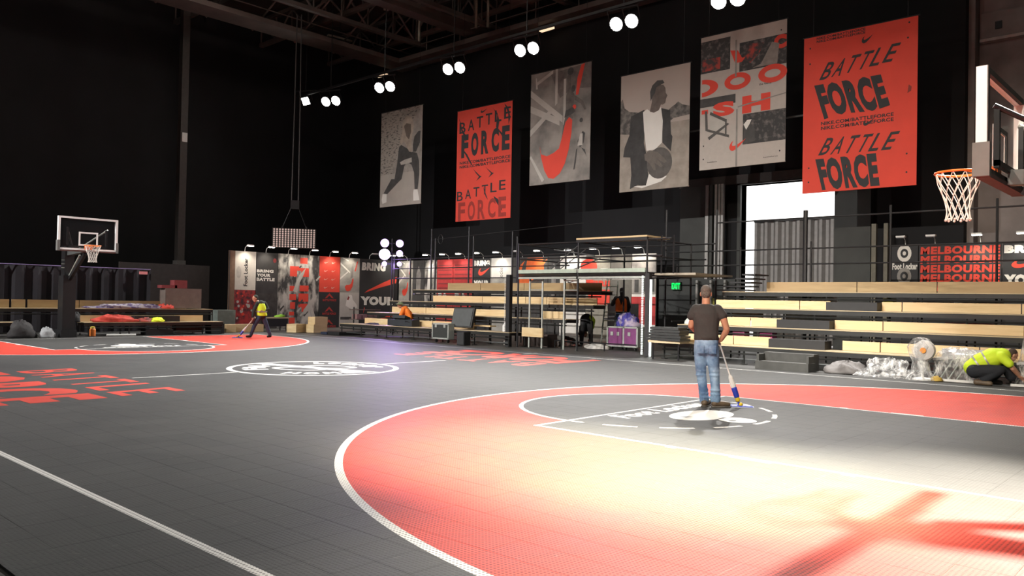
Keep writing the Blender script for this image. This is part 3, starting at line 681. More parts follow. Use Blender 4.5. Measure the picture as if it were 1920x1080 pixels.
for k,v in enumerate((.80,.42,.06)):
    prt(t,'logo', flat(MB(),P,[(.28,v+.02),(.5,v+.17),(.72,v+.02),(.6,v+.04),(.5,v+.10),(.4,v+.04)],.004), mat('deep_red_print',(.40,.035,.03),.7)); prt(t,'lettering', letters(MB(),P,'BATTLE FORCE',.18,.84,v-.06,v,bold=.05), mat('deep_red_print',(.40,.035,.03),.7))
def jpanel(t,P):
    prt(t,'flourish_print', flat(MB(),P,[(.24,.16),(.32,.22),(.46,.22),(.56,.26),(.62,.40),(.66,.42),(.68,.36),(.64,.18),(.52,.06),(.40,.03),(.30,.06)],.005), RED)
    prt(t,'flourish_print', flat(MB(),P,[(.72,.62),(.78,.62),(.90,.92),(.84,.90)],.005), RED)
    prt(t,'player_print', flat(MB(),P,[(.52,.4),(.56,.74),(.62,.86),(.68,.84),(.66,.6),(.64,.44)],.006), PGREY)
    for q in ([(.0,.80),(.5,.55),(.5,.6),(.0,.86)],[(.1,.98),(.4,.9),(.4,.94),(.1,1)],[(.0,.42),(.4,.62),(.4,.58),(.0,.36)]): prt(t,'stand_print', flat(MB(),P,q,.003), PWHITE)
t,P = panel_side(14.55,15.78,1.8,HP,CONCP,'grey court panel with a red flourish, above a white shoe panel'); jpanel(t,P)
t,P = panel_side(14.55,15.78,0,1.8,PLT,'white panel with a pale sneaker picture and dark shelf below')
prt(t,'shoe_print', flat(MB(),P,[(.3,.62),(.36,.82),(.5,.94),(.62,.92),(.66,.8),(.86,.66),(.9,.56),(.6,.52)],.004), PWHITE)
prt(t,'shoe_print', flat(MB(),P,[(.36,.8),(.44,.9),(.5,.86),(.44,.78)],.006), mat('dull_red',(.22,.03,.03),.7)); prt(t,'shelf_print', rect(MB(),P,.05,.6,.22,.30,.004), PDK)
t,P = panel_side(15.80,18.34,0,HP,PBLACK,'wide black corner panel with white words and red slashes')
prt(t,'lettering', letters(MB(),P,'BRING',.04,.66,.83,.95,bold=.07,shear=.1), PWHITE)
prt(t,'lettering', letters(MB(),P,'YOUR',.02,.94,.32,.45,bold=.08), PWHITE)
for q in ([(.12,.50),(.2,.54),(.6,.66),(.98,.76),(.96,.66),(.5,.58)],[(.3,.06),(.36,.08),(.9,.20),(.9,.15)],[(.1,.2),(.14,.26),(.12,.3)]): prt(t,'slash_print', flat(MB(),P,q,.004), RED)
# back run, left to right
defs = [(-19.55,-18.4,'j','grey court panel with red flourish in the corner behind the purple lights'),(-18.38,-17.45,'dark','dark figure panel beside the corner court panel'),
 (-17.43,-16.48,'bw','black and white street panel behind the guard rails'),(-16.46,-15.25,'red','red panel behind the first double rail post'),(-15.23,-13.8,'red2','red panel between the double rail posts'),
 (-13.77,-12.6,'your','black panel reading YOUR with a red swoosh'),(-12.58,-11.1,'foot','ivory shop panel behind the second double rail post'),(-11.08,-8.9,'shoe','dark panel with a huge orange swoosh'),
 (-8.88,-8.2,'dark','narrow dark panel beside the huge swoosh'),(-8.18,-6.7,'white','blank white panel above the scaffold platform'),(-6.68,-5.4,'red3','panel with a red ball shape beside the blank white one'),
 (-5.38,-4.3,'dark2','grey brown panel under the scaffold roof'),(-4.28,-3.1,'shop','white and red panel behind the purple flight case'),
 (6.05,6.9,'fl','black panel with two white shop logos right of the loading door'),(6.92,9.28,'mel','black panel with a city name repeated in red'),(9.3,10.5,'yo','black panel with white words at the far right edge')]
for x0,x1,k,lab in defs:
    base = {'j':CONCP,'dark':PDK,'bw':BW,'red':REDPAT if 0 else mat('crimson_print',(.45,.035,.035),.7,var=.2,scale=2),'red2':mat('crimson_print',(.45,.035,.035),.7),'your':PBLACK,'foot':CONCP,'shoe':PDK,'white':PWHITE,'red3':mat('taupe_print',(.25,.23,.19),.7),'dark2':mat('taupe_dark_print',(.12,.11,.095),.7),'shop':PWHITE,'fl':PBLACK,'mel':PBLACK,'yo':PBLACK}[k]
    t,P = panel_back(x0,x1,0,HP,base,lab)
    if k == 'j': jpanel(t, lambda u,v,w,P=P: P(u,.45+.55*v,w))
    if k in ('red','red2'):
        for r_ in range(6): prt(t,'stripe_print', rect(MB(),P,.08,.92,.58+r_*.065,.60+r_*.065,.004), mat('dull_red',(.22,.03,.03),.7))
        prt(t,'lettering', letters(MB(),P,'BA',.1,.7,.44,.52,bold=.08), PWHITE)
    if k == 'dark': prt(t,'photo_print', flat(MB(),P,[(.3,.5),(.3,.8),(.5,.92),(.7,.8),(.66,.5)],.004), BW2)
    if k == 'bw': prt(t,'photo_print', flat(MB(),P,[(.2,.5),(.3,.9),(.7,.95),(.6,.6)],.004), PWHITE)
    if k == 'your':
        prt(t,'lettering', letters(MB(),P,'BRING',.02,.98,.90,.975,bold=.08), PWHITE); prt(t,'lettering', letters(MB(),P,'YOUR',.02,.95,.60,.70,bold=.08,shear=.1), PWHITE)
        prt(t,'logo', swoosh(MB(),P,.3,1.0,.76,.88), RED)
    if k == 'foot':
        prt(t,'board_print', rect(MB(),P,.05,.95,.74,1,.002), PWHITE); prt(t,'lettering', letters(MB(),P,'Foot Locker',.40,.58,.56,.9,bold=.02,rot=1), PGREY)
    if k == 'shoe': prt(t,'logo', swoosh(MB(),P,.12,1.0,.58,.99,rot=0), mat('orange_print',(.75,.14,.03),.7)); prt(t,'stripe_print', flat(MB(),P,[(.36,.78),(.42,.99),(.86,.99),(.9,.82),(.6,.74)],.005), mat('orange_print',(.75,.14,.03),.7))
    if k == 'white': prt(t,'logo', swoosh(MB(),P,.3,.6,.66,.69), PDK); prt(t,'photo_print', rect(MB(),P,0,1,.3,.66,.003), PDK)
    if k == 'red3':
        prt(t,'logo', flat(MB(),P,disc(None,.1,.86,.36,.1,16),.004), RED); prt(t,'photo_print', rect(MB(),P,.6,.9,.76,.84,.004), PWHITE); prt(t,'photo_print', rect(MB(),P,.0,.3,.6,.8,.004), RED)
        prt(t,'lettering', letters(MB(),P,'FIRE',.2,1.0,.62,.69,bold=.08), RED); prt(t,'photo_print', rect(MB(),P,.1,1,.4,.58,.004), RED)
    if k == 'shop':
        prt(t,'photo_print', rect(MB(),P,0,1,.18,.50,.004), mat('crimson_print',(.45,.035,.035),.7)); prt(t,'photo_print', rect(MB(),P,.0,1,.53,.74,.004), PGREY); prt(t,'photo_print', rect(MB(),P,.0,1,.74,.93,.004), BW2)
        prt(t,'photo_print', rect(MB(),P,.12,.3,.55,.70,.006), PDK); prt(t,'photo_print', rect(MB(),P,.5,.95,.56,.72,.006), PDK)
    if k == 'fl':
        for v,m_ in ((.93,PWHITE),(.72,PGREY)):
            fl_logo(t,P,.5,v,.26,m_,.55); prt(t,'lettering', letters(MB(),P,'Foot Locker',.06,.98,v-.15,v-.09,bold=.05), m_)
    if k == 'mel':
        for r_ in range(5): prt(t,'lettering', letters(MB(),P,'MELBOURNE',.02,.98,.915-r_*.083,.985-r_*.083,bold=.05,shear=.08,spread=False), RED)
    if k == 'yo':
        prt(t,'lettering', letters(MB(),P,'BRING',.04,1.2,.91,.98,bold=.08), PWHITE); prt(t,'lettering', letters(MB(),P,'YOUR',.04,1.0,.63,.73,bold=.08), PWHITE)
        prt(t,'logo', swoosh(MB(),P,.2,.9,.78,.86), RED)
# clip lamps on top of the panels
CLIP = mat('clip_lens',(1,1,.95),.3,emit=(1,.93,.8),es=26,var=0)
lampn = 0
side_l = [('the ivory shop panel',9.2),('the white slogan panel',10.3),('the start of the street photo panel',11.5),('the end of the street photo panel',12.7),('the bright red tick panel',13.9),('the sneaker panel',15.1),('the start of the black corner panel',16.4),('the end of the black corner panel',17.6)]
back_l = [('the corner court panel',-18.9),('the street panel behind the rails',-16.9),('the first rail post',-15.6),('the red panel between posts',-14.4),('the YOUR panel',-13.1),('the second rail post panel',-11.8),('the start of the huge swoosh',-10.5),('the end of the huge swoosh',-9.2),('the blank white panel',-7.4),('the red ball panel',-6.0),('the grey brown panel',-4.8),('the purple flight case panel',-3.7),('the twin logo panel',6.5),('the start of the city name panel',7.4),('the end of the city name panel',8.7),('the last black panel',9.9)]
for axis, lst in (('s',side_l),('b',back_l)):
    for who,c in lst:
        lit = not ('start of the huge' in who or 'start of the city' in who or 'twin logo' in who or 'start of the black' in who)
        Q = (lambda a,o,z: (XS+o, c+a, z)) if axis == 's' else (lambda a,o,z: (c+a, YP-o, z))
        t = thing('clip_lamp', f'small clip lamp above {who}', 'lamp', Q(0,0,HP), 'clip lamps along the display wall')
        obj('arm', MB().path([Q(0,-.03,HP),Q(0,.02,HP+.18),Q(0,.2,HP+.28),Q(0,.42,HP+.27)],.014,5), WHITE, t)
        obj('lamp_head', MB().obox(Q(0,.47,HP+.27), .28 if axis == 'b' else .14, .14 if axis == 'b' else .28, .05), WHITE, t)
        obj('lens', MB().obox(Q(0,.47,HP+.235), .26 if axis == 'b' else .13, .13 if axis == 'b' else .26, .03), CLIP if lit else GREY, t)
        if lit:
            s = spot('clip_beam', Q(0,.47,HP+.2), Q(0,.12,HP-1.2), 80, 110, .8, (1,.92,.78), .06); s.parent = t; s.location = Vector(s.location)-ORG[t.name]
# ================================================================== basketball stands
ORANGE = mat('orange_rim',(.92,.22,.03),.4,.1); NETW = mat('net_cord',(.72,.70,.66),.8); PAD = mat('black_pad',(.016,.016,.018),.5)
FRAMEW = mat('white_board_frame',(.85,.86,.86),.4,var=.03)
def hoop(bx, sgn, label):
    """board front face at sgn*?; bx: rim centre x, sgn: +1 the stand is at +x"""
    s = sgn; t = thing('basketball_hoop', label, 'basketball hoop', (bx+s*2.35,0,0), 'basketball hoops')
    X = lambda d: bx+s*d
    def bxx(mb,d0,d1,y0,y1,z0,z1): a,b = sorted((X(d0),X(d1))); return mb.box(a,b,y0,y1,z0,z1)
    # rim
    rim = obj('rim', MB().path([(bx+.235*math.cos(a),.235*math.sin(a),3.05) for a in [2*math.pi*k/28 for k in range(28)]],.014,6,True), ORANGE, t, smooth=True)
    obj('rim_bracket', bxx(MB(),.22,.40,-.09,.09,3.0,3.06), ORANGE, t); obj('rim_plate', bxx(MB(),.35,.385,-.12,.12,2.93,3.08), ORANGE, t)
    obj('rim_brace', MB().path([(X(.10),-.21,3.045),(X(.30),-.07,3.0)],.008,5), ORANGE, t); obj('rim_brace', MB().path([(X(.10),.21,3.045),(X(.30),.07,3.0)],.008,5), ORANGE, t)
    # net
    rows = [(.232,3.045),(.205,2.93),(.165,2.82),(.13,2.72),(.115,2.62),(.125,2.53)]; n = 12; mb = MB()
    for i in range(len(rows)-1):
        (ra,za),(rb,zb) = rows[i],rows[i+1]
        for k in range(n):
            a = 2*math.pi*(k+(i%2)*.5)/n
            for dk in (-.5,.5):
                b = a+2*math.pi*dk/n; mb.tube((bx+ra*math.cos(a),ra*math.sin(a),za),(bx+rb*math.cos(b),rb*math.sin(b),zb),.0055,4)
    for k in range(n): mb.sphere((bx+.125*math.cos(2*math.pi*k/n),.125*math.sin(2*math.pi*k/n),2.525),.016,n=6,m=4)
    nt = obj('net', mb, NETW, t); nt['kind'] = 'stuff'
    # board
    obj('glass_board', bxx(MB(),.40,.415,-.86,.86,2.95,3.92), GLASS, t)
    for q in ((-.915,-.85,2.90,3.97),(.85,.915,2.90,3.97)): obj('board_frame', bxx(MB(),.37,.47,*q), FRAMEW, t); obj('frame_back', bxx(MB(),.4705,.48,*q), PDK, t)
    for q in ((-.85,.85,2.90,2.96),(-.85,.85,3.91,3.97)): obj('board_frame', bxx(MB(),.37,.43,*q), FRAMEW, t); obj('frame_back', bxx(MB(),.4305,.47,*q), PDK, t)
    for y0,y1,z0,z1 in ((-.295,-.245,3.05,3.50),(.245,.295,3.05,3.50),(-.245,.245,3.45,3.50),(-.245,.245,3.05,3.10)): obj('target_line', bxx(MB(),.390,.3985,y0,y1,z0,z1), FRAMEW, t); obj('target_backing', bxx(MB(),.416,.418,y0,y1,z0,z1), PDK, t)
    for q in (-1,1):
        a,b = sorted((q*.855,q*.935)); obj('edge_pad', bxx(MB(),.345,.50,a,b,2.86,3.20), mat('grey_edge_pad',(.14,.145,.14),.6), t)
    obj('edge_pad', bxx(MB(),.36,.49,-.86,.86,2.855,2.90), mat('brown_edge_pad',(.10,.045,.04),.6), t)
    # back frame and arms
    obj('back_frame', bxx(MB(),.47,.52,-.62,-.56,2.98,3.6), STEEL, t); obj('back_frame', bxx(MB(),.47,.52,.56,.62,2.98,3.6), STEEL, t); obj('back_frame', bxx(MB(),.47,.52,-.62,.62,3.0,3.06), STEEL, t)
    for y in (-.62,.62): obj('board_strut', MB().tube((X(.47),y,3.62),(X(1.55),y*.1,2.95),.028,8), STEEL if y < 0 else ALU, t)
    obj('extension_arm', MB().obox(((X(.5)+X(2.2))/2,0,2.9),1.72,.16,.16,0,0,s*.06), mat('arm_grey',(.13,.14,.14),.4,.4), t)
    obj('extension_arm', MB().obox(((X(.55)+X(2.2))/2,0,2.35),1.75,.10,.10,0,0,s*.55), STEEL, t)
    obj('tension_rod', MB().tube((X(1.1),.0,2.78),(X(2.15),0,2.0),.03,6), ALU, t)
    for k in range(3): obj('spring', MB().tube((X(2.05),-.24,2.36+k*.13),(X(2.05),.12,2.36+k*.13),.015,5), ALU, t)
    obj('mast', bxx(MB(),2.02,2.36,-.15,.15,1.9,3.1), STEEL, t)
    obj('mast_pad', bxx(MB(),1.96,2.42,-.2,.2,.02,2.1), PAD, t)
    obj('base', bxx(MB(),1.9,4.0,-.6,.6,.0,.35) if s > 0 else bxx(MB(),1.9,2.55,-.25,.25,.0,.25), PAD, t)
    if s > 0:
        for y in (-.64,.64): obj('wheel', MB().tube((X(2.1),y-.03,.09),(X(2.1),y+.03,.09),.09,12), RUBBER, t)
    return t
hoop(-12.66,-1,'far glass basketball hoop on a black padded stand'); hoop(12.481,1,'near basketball hoop at the edge of the frame, only rim and board showing')

# ================================================================== tiered stands
DTOP = mat('deck_top_ply',(.50,.40,.25),.55,var=.15,scale=1.5); DFR = mat('deck_steel',(.03,.031,.03),.4,.3)
def stand(label, T, org, tiers, posts, rise=.48, run=.8, z_first=.48, rails=(), group='tiered plywood stands'):
    """T(u along, v back, z); tiers: list of (u0,u1,boards[(a,b)]) from the front; posts: list of u"""
    t = thing('tiered_stand', label, 'bleacher', org, group)
    def ub(mb,u0,u1,v0,v1,z0,z1):
        a = Vector(T(u0,v0,z0)); b = Vector(T(u1,v1,z1)); lo = [min(a[i],b[i]) for i in range(3)]; hi = [max(a[i],b[i]) for i in range(3)]
        return mb.box(lo[0],hi[0],lo[1],hi[1],lo[2],hi[2])
    for k,(u0,u1,boards,gap) in enumerate(tiers):
        z = z_first+k*rise; v = k*run
        obj('deck_top', ub(MB(),u0,u1,v,v+run*.92,z-.02,z), DTOP, t)
        obj('deck_edge', ub(MB(),u0,u1,v+.01,v+.06,z-.13,z-.022), DFR, t); obj('deck_edge', ub(MB(),u0,u1,v+run*.8,v+run*.85,z-.13,z-.022), DFR, t)
        obj('under_rail', MB().tube(T(u0,v+.03,z-.2),T(u1,v+.03,z-.2),.024,6), DFR, t)
        h = .24 if k < len(tiers)-1 else .29
        for a,b in boards: obj('bench_board', ub(MB(),a+.012,b-.012,v+run*.76,v+run*.80,z+.005,z+h), PLY2 if h > .25 else PLY, t)
        for a,b in gap: obj('aisle_step', ub(MB(),a,b,v+run*.35,v+run*.9,z,z+.22), mat('black_step',(.018,.018,.019),.6), t)
        for u in posts:
            if u0-.05 <= u <= u1+.05:
                obj('leg', MB().tube(T(u,v+.04,0.0),T(u,v+.04,z-.02),.024,6), DFR, t)
                if k < 2 : obj('foot_plate', ub(MB(),u-.07,u+.07,v-.03,v+.11,0,.012), DFR, t)
        if k == 0:
            for a,b in zip(posts[:-1],posts[1:]):
                if u0-.05 <= a and b <= u1+.05: obj('brace', MB().tube(T(a,v+.06,.12),T(b,v+.06,.12),.018,5), GALV, t)
    for (u0,u1,v,z,r) in rails: obj('guard_rail', MB().tube(T(u0,v,z),T(u1,v,z),r,6), STEEL, t)
    return t, ub
TR = lambda u,v,z: (u, 9.55+v, z)
tB,ubB = stand('stand on the right behind the man with the mop, plywood benches', TR, (8,9.55,0),
  [(2.75,15,[(2.8,4.6),(4.6,5.66),(7.5,8.4),(8.4,10.5),(10.5,12.6),(12.6,15)],[(5.75,7.2)]),
   (2.75,15,[(3.0,4.7),(4.7,5.6),(7.0,8.2),(8.2,11.2),(11.2,12.9),(12.9,15)],[(5.6,7.0)]),
   (2.75,15,[(3.2,5.75),(5.75,6.6),(7.9,8.4),(8.4,11.0),(11.0,13.2),(13.2,15)],[(6.6,7.9)]),
   (3.3,15,[(4.4,7.0),(7.0,9.0),(9.0,12.0),(12.0,15)],[])], [2.8,4.0,5.2,6.4,7.6,8.8,10.0,11.2,12.4,13.6,14.8], rise=.49, z_first=.46,
  rails=[(.8,15,3.25,2.75,.022),(.8,15,3.25,3.2,.022),(2.6,15,3.25,4.08,.022)])
for u,tp,r in ((.82,4.6,.03),(2.63,4.5,.035),(3.45,3.3,.028),(5.45,4.3,.07),(5.62,3.4,.03),(7.78,4.3,.03),(10.28,4.3,.03),(12.8,4.3,.03),(14.8,4.3,.03)):
    obj('guard_post', MB().tube((u,12.8,0),(u,12.8,tp),r,8), STEEL, tB)
for k in range(5): obj('side_step', MB().box(3.1+k*.25,4.1+k*.1,12.0-k*.1,12.5,1.95+k*.11,1.99+k*.11), STEEL, tB)
TA = lambda u,v,z: (u, 9.6+v, z)
tA,ubA = stand('stand left of the scaffold with the orange-clad worker on its lowest deck', TA, (-7,9.6,0),
  [(-12.6,-3.15,[(-11.75,-9.9),(-8.9,-7.6),(-7.6,-5.4)],[]),
   (-11.85,-1.4,[(-11.0,-8.9),(-8.9,-6.3),(-6.3,-4.6),(-2.9,-2.0)],[]),
   (-11.4,-.9,[(-9.4,-6.6),(-6.6,-4.4),(-4.4,-3.4),(-3.4,-1.2)],[]),
   (-10.85,-1.2,[(-9.4,-7.5),(-7.5,-5.2),(-5.2,-1.6)],[])], [-12.5,-11.2,-9.6,-8.0,-6.4,-4.8,-3.2,-1.6],
  rails=[(-13.2,-3.2,3.2,2.42,.022),(-13.2,-3.2,3.2,2.85,.022),(-13.2,-3.2,3.2,3.27,.022)])
for u,tp in ((-13.1,3.4),(-12.0,3.3),(-10.65,4.5),(-10.4,4.1),(-8.39,4.5),(-8.12,4.1),(-6.0,4.2),(-5.75,4.0)):
    obj('guard_post', MB().tube((u,12.8,0),(u,12.8,tp),.035,8), STEEL, tA)
obj('guard_rail', MB().tube((-10.6,12.8,4.05),(-2.6,12.8,4.35),.012,5), STEEL, tA)
obj('loop_bracket', MB().path([(-10.1+.14*math.cos(a),12.8,4.05+.2*math.sin(a)) for a in [k*math.pi/5 for k in range(10)]],.015,5,True), STEEL, tA)
obj('bench_board', MB().box(-2.9,-2.0,9.95,10.0,.36,.66), PLY, tA); obj('bench_board', MB().box(-5.4,-4.6,10.2,10.5,.60,.65), PLY, tA)
# stand behind the far basket, decks run across the hall
TL = lambda u,v,z: (-15.3-v, u, z)
tL2,ubL2 = stand('low two-step stand behind the far basket, strewn with coloured cloth', TL, (-15.3,3,0),
  [(.75,5.95,[(.8,4.2),(4.2,5.4)],[(2.6,4.3)]),(-9,5.9,[(-9,-1.2),(-1.15,-.7),(-.65,1.05),(1.05,5.1)],[])], [.9,2.3,3.7,5.1,5.9,-8,-5,-2])
obj('deck_top', ubL2(MB(),-9,-1.05,0,.72,.48,.5), DTOP, tL2); obj('deck_edge', ubL2(MB(),-9,-1.05,.01,.06,.37,.478), DFR, tL2)
for u in (-8,-5,-2,-1.1): obj('leg', MB().tube(TL(u,.04,0),TL(u,.04,.48),.024,6), DFR, tL2)

# ================================================================== scaffold tower
ts = thing('scaffold_tower','black scaffold tower with a pale platform between the two stands','scaffold',(0,10,0))
px = (-3.05,-.54,1.98); py = (9.9,12.4)
for i,x in enumerate(px):
    for y in py: obj('post', MB().tube((x,y,0),(x,y,3.45),.03,8), STEEL, ts)
    for z in (2.36,2.92,3.4): obj('ledger', MB().tube((x,py[0],z),(x,py[1],z),.024,6), STEEL, ts)
    for z in (1.0,): obj('ledger', MB().tube((x,py[0]+1.4,z),(x,py[1],z),.024,6), STEEL, ts)
for y in py:
    for z,x1 in ((2.36,1.98),(2.92,2.5),(3.4,2.8)): obj('ledger', MB().tube((px[0],y,z),(x1,y,z),.024,6), STEEL, ts)
PGRN = mat('pale_green_kickboard',(.42,.50,.42),.5)
for a,b in ((-3.0,-.58),(-.5,1.95)):
    obj('kickboard', MB().box(a,b,9.84,9.88,2.44,2.56), PGRN, ts); obj('platform', MB().box(a,b,9.9,12.35,2.40,2.45), DFR, ts)
    obj('platform_edge', MB().box(a,b,9.85,9.9,2.26,2.32), ALU, ts)
obj('platform', MB().box(2.05,3.4,10.2,12.4,2.36,2.42), mat('tan_platform',(.30,.26,.20),.6), ts)
for k in range(6): obj('diagonal_brace', MB().tube((-1.8+k*.18,9.95+.4*k,2.5+.1*k),(-.6,9.95+.4*k,3.3-.1*k),.018,5), GALV, ts) if k < 2 else None
obj('stair_rail', MB().tube((-2.6,11.2,3.3),(-.3,10.4,3.0),.02,6), GALV, ts); obj('stair_rail', MB().tube((-1.6,11.0,2.6),(.0,10.3,2.9),.02,6), GALV, ts)
obj('roof_sheet', MB().box(-.6,2.0,9.85,11.1,3.47,3.52), PLY, ts)
obj('roof_beam', MB().box(-.6,2.0,9.85,9.93,3.38,3.46), STEEL, ts)
for x in (2.4,2.8): obj('post', MB().tube((x,10.0,2.4),(x,10.0,3.5),.024,6), STEEL, ts)
pl = obj('plank', MB().obox((.3,10.6,3.55),1.9,.28,.05,.12,0,-.02), mat('orange_plank',(.55,.34,.14),.6), org=(.5,11,3.56)); tag(pl,'loose orange plank lying on the scaffold roof','plank')
obj('corner_post', MB().box(2.0,2.14,9.78,9.92,0,2.4), BLACK, ts)
LEDW = mat('lit_led_strip',(.9,.95,.95),.4,emit=(.85,1,.95),es=.9,var=0)
ld = MB()
for k in range(46): ld.box(1.9,1.95,9.76,9.79,.05+k*.05,.08+k*.05)
o = obj('led_dots', ld, LEDW, ts); o['kind'] = 'stuff'
obj('led_strip', MB().box(2.16,2.22,9.78,9.82,.0,2.22), LEDW, ts)
for a in (-.4,.8):
    ld = MB()
    for k in range(22): ld.box(a+k*.045,a+k*.045+.025,9.83,9.85,2.22,2.25)
    o = obj('led_dots', ld, mat('dim_led',(.5,.5,.48),.5), ts); o['kind'] = 'stuff'
ld = MB()
for k in range(42): ld.box(-3.5,-3.46,9.72,9.74,.05+k*.055,.08+k*.055)
o = obj('led_dots', ld, mat('dim_led',(.5,.5,.48),.5), ts); o['kind'] = 'stuff'
obj('corner_post', MB().box(-3.46,-3.3,9.75,9.9,0,2.4), BLACK, ts)
# upright aluminium access frames standing in front of the stand
for i,(a,b,lab) in enumerate(((-2.66,-2.11,'pale aluminium access frame left of the scaffold middle'),(-1.2,-.66,'pale aluminium access frame beside the bending worker'))):
    t = thing('access_frame', lab, 'scaffold frame', ((a+b)/2,10.05,0), 'aluminium access frames')
    for x in (a,b): obj('upright', MB().tube((x,10.05,0),(x,10.05,2.3),.032,8), ALU, t)
    obj('rung', MB().tube((a,10.05,2.2),(b,10.05,2.2),.02,6), ALU, t); obj('rung', MB().tube((a,10.05,1.9),(b,10.05,1.9),.02,6), ALU, t)
def ladder(x,y,h,w,label,lean=.12):
    t = thing('ladder', label, 'ladder', (x,y,0))
    for s in (-1,1):
        obj('stile', MB().tube((x+s*w/2,y,0),(x+s*w/2*.8,y+lean*h,h),.026,6), ALU, t)
    for k in range(1,int(h/.3)): obj('rung', MB().tube((x-w/2*(1-.2*k*.3/h),y+lean*k*.3,k*.3),(x+w/2*(1-.2*k*.3/h),y+lean*k*.3,k*.3),.018,6), ALU, t)
    return t
ladder(-1.55,12.9,2.4,.55,'grey step ladder behind the bending worker')
# low frame bar near the scaffold foot
t = thing('floor_bar','thin black floor bar frame at the scaffold foot','bar',(-1,10.6,0))
for x in (-2.0,.0): obj('leg', MB().tube((x,10.6,0),(x,10.6,.26),.02,6), STEEL, t)
obj('bar', MB().tube((-2.0,10.6,.25),(1.2,10.6,.25),.02,6), STEEL, t)
# ================================================================== props
def heap(name, c, rx, ry, h, m, label, cat, seed, n=26, k=9, rough=.5, group=None, smooth=True):
    rnd = random.Random(seed); mb = MB(); vs = []; fs = []
    ph = [(rnd.uniform(2,7),rnd.uniform(0,6.3),rnd.uniform(1,5),rnd.uniform(0,6.3)) for _ in range(6)]
    for i in range(k+1):
        f = i/k
        for j in range(n):
            a = 2*math.pi*j/n; s = sum(math.sin(p[0]*a+p[1]+p[2]*f*4)*.5**q for q,p in enumerate(ph))*rough*.25
            r = math.cos(f*math.pi/2)**1.1*(1+s*.9)
            vs.append((c[0]+rx*(r*math.cos(a)+.25*f*math.cos(seed)), c[1]+ry*(r*math.sin(a)+.3*f*math.sin(seed*1.7)), c[2]+max(0,h*math.sin(f*math.pi/2)*(1+s*2.0*(1-.75*f)+rnd.uniform(-.22,.22)*rough) if i else 0)))
    for i in range(k):
        for j in range(n): fs.append((i*n+j,i*n+(j+1)%n,(i+1)*n+(j+1)%n,(i+1)*n+j))
    fs.append(tuple(range(n-1,-1,-1)))
    mb.add(vs,fs); o = obj(name, mb, m, org=c, smooth=smooth); return tag(o,label,cat,group)
def carton(name, c, sx, sy, sz, rz, m, label, cat, group=None, lidline=True):
    t = thing(name, label, cat, c, group); C3 = Vector((c[0],c[1],c[2]+sz/2))
    me = MB().obox(C3,sx,sy,sz,rz); obj('body', me, m, t)
    R = Matrix.Rotation(rz,3,'Z')
    if lidline:
        for s in (-1,1): obj('edge_batten', MB().obox(C3+R@Vector((s*(sx/2-.02),-sy/2-.006,0)),.035,.012,sz*.98,rz), m, t)
    return t
# --- hanging screen of round cells
c = Vector((-18.9,11.35,4.33)); nrm = (CAM-c); nrm.z = 0; nrm.normalize(); sd = Vector((nrm.y*-1,nrm.x,0)); rz = math.atan2(sd.y,sd.x)
t = thing('hanging_screen','hanging matrix screen of small round pinkish cells above the display wall','screen',(c.x,c.y,3.85))
obj('panel', MB().obox(c,2.02,.12,.94,rz), mat('screen_back',(.03,.022,.02),.6), t)
CELL = mat('screen_cell',(.55,.42,.38),.5,emit=(1,.78,.7),es=.30); mb = MB()
for i in range(15):
    for j in range(9):
        q = c+sd*((i-7)*.132)+Vector((0,0,(j-4)*.101))+nrm*.065; mb.tube(q,q+nrm*.012,.043,8)
o = obj('cells', mb, CELL, t); o['kind'] = 'stuff'
for s in (-1,1):
    obj('hanging_cable', MB().tube(c+sd*s*.55+Vector((0,0,.5)),c+Vector((0,0,1.5))+sd*s*.16,.015,5), STEEL, t)
    obj('hanging_cable', MB().tube(c+Vector((0,0,1.5))+sd*s*.16,c+Vector((0,0,10.8))+sd*s*.10,.028,5), mat('dull_cable',(.05,.045,.045),.6), t)
    obj('bracket', MB().obox(c+sd*s*.55+Vector((0,0,.52)),.08,.1,.12,rz), STEEL, t)
obj('chain_motor', MB().obox(c+Vector((0,0,1.6)),.4,.3,.42,rz), STEEL, t)
# --- stage light tower with purple lamps
px_, py_ = -13.4,12.9
t = thing('stage_light_tree','stand of glowing violet stage lamps behind the left stand','stage lights',(px_,py_,0))
q0 = (CAM-Vector((px_,py_,3.5))).normalized(); sdv = Vector((-q0.y,q0.x,0)).normalized()
obj('mast', MB().tube((px_,py_,0),(px_,py_,4.2),.035,8), STEEL, t)
for a in (0,2.1,4.2): obj('leg', MB().tube((px_,py_,.5),(px_+.5*math.cos(a),py_+.5*math.sin(a),0),.02,6), STEEL, t)
VIO = mat('violet_lens',(.8,.7,1),.3,emit=(.62,.42,1),es=2.2,var=0); VIO2 = mat('violet_lens_hot',(.9,.85,1),.3,emit=(.75,.6,1),es=3,var=0); VIO3 = mat('violet_lens_dim',(.8,.7,1),.3,emit=(.7,.5,1),es=1.6,var=0)
for z in (4.0,3.55,3.08): obj('cross_bar', MB().tube(Vector((px_,py_,z))-sdv*.45,Vector((px_,py_,z))+sdv*.45,.025,6), STEEL, t)
for s,z,r,m in ((-1,4.0,.19,VIO),(1,4.0,.17,VIO),(-1,3.5,.25,VIO2),(1,3.55,.15,VIO),(-1,3.08,.11,VIO3),(1,3.08,.11,VIO3)):
    b = Vector((px_,py_,z))+sdv*s*.33+q0*.05; hd = obj('lamp_head', MB().tube(b-q0*.22,b+q0*.08,r*.8,12,r+.02), STEEL, t); obj('lens', MB().tube(b+q0*.082,b+q0*.095,r,16), m, hd)
sp_ = spot('violet_beam',(px_,py_,3.6),(-6,6.5,0),900,75,.7,(.55,.35,1),.15); sp_.parent = t; sp_.location = Vector(sp_.location)-ORG[t.name]; 
sp_.location = sp_.location+q0*.3
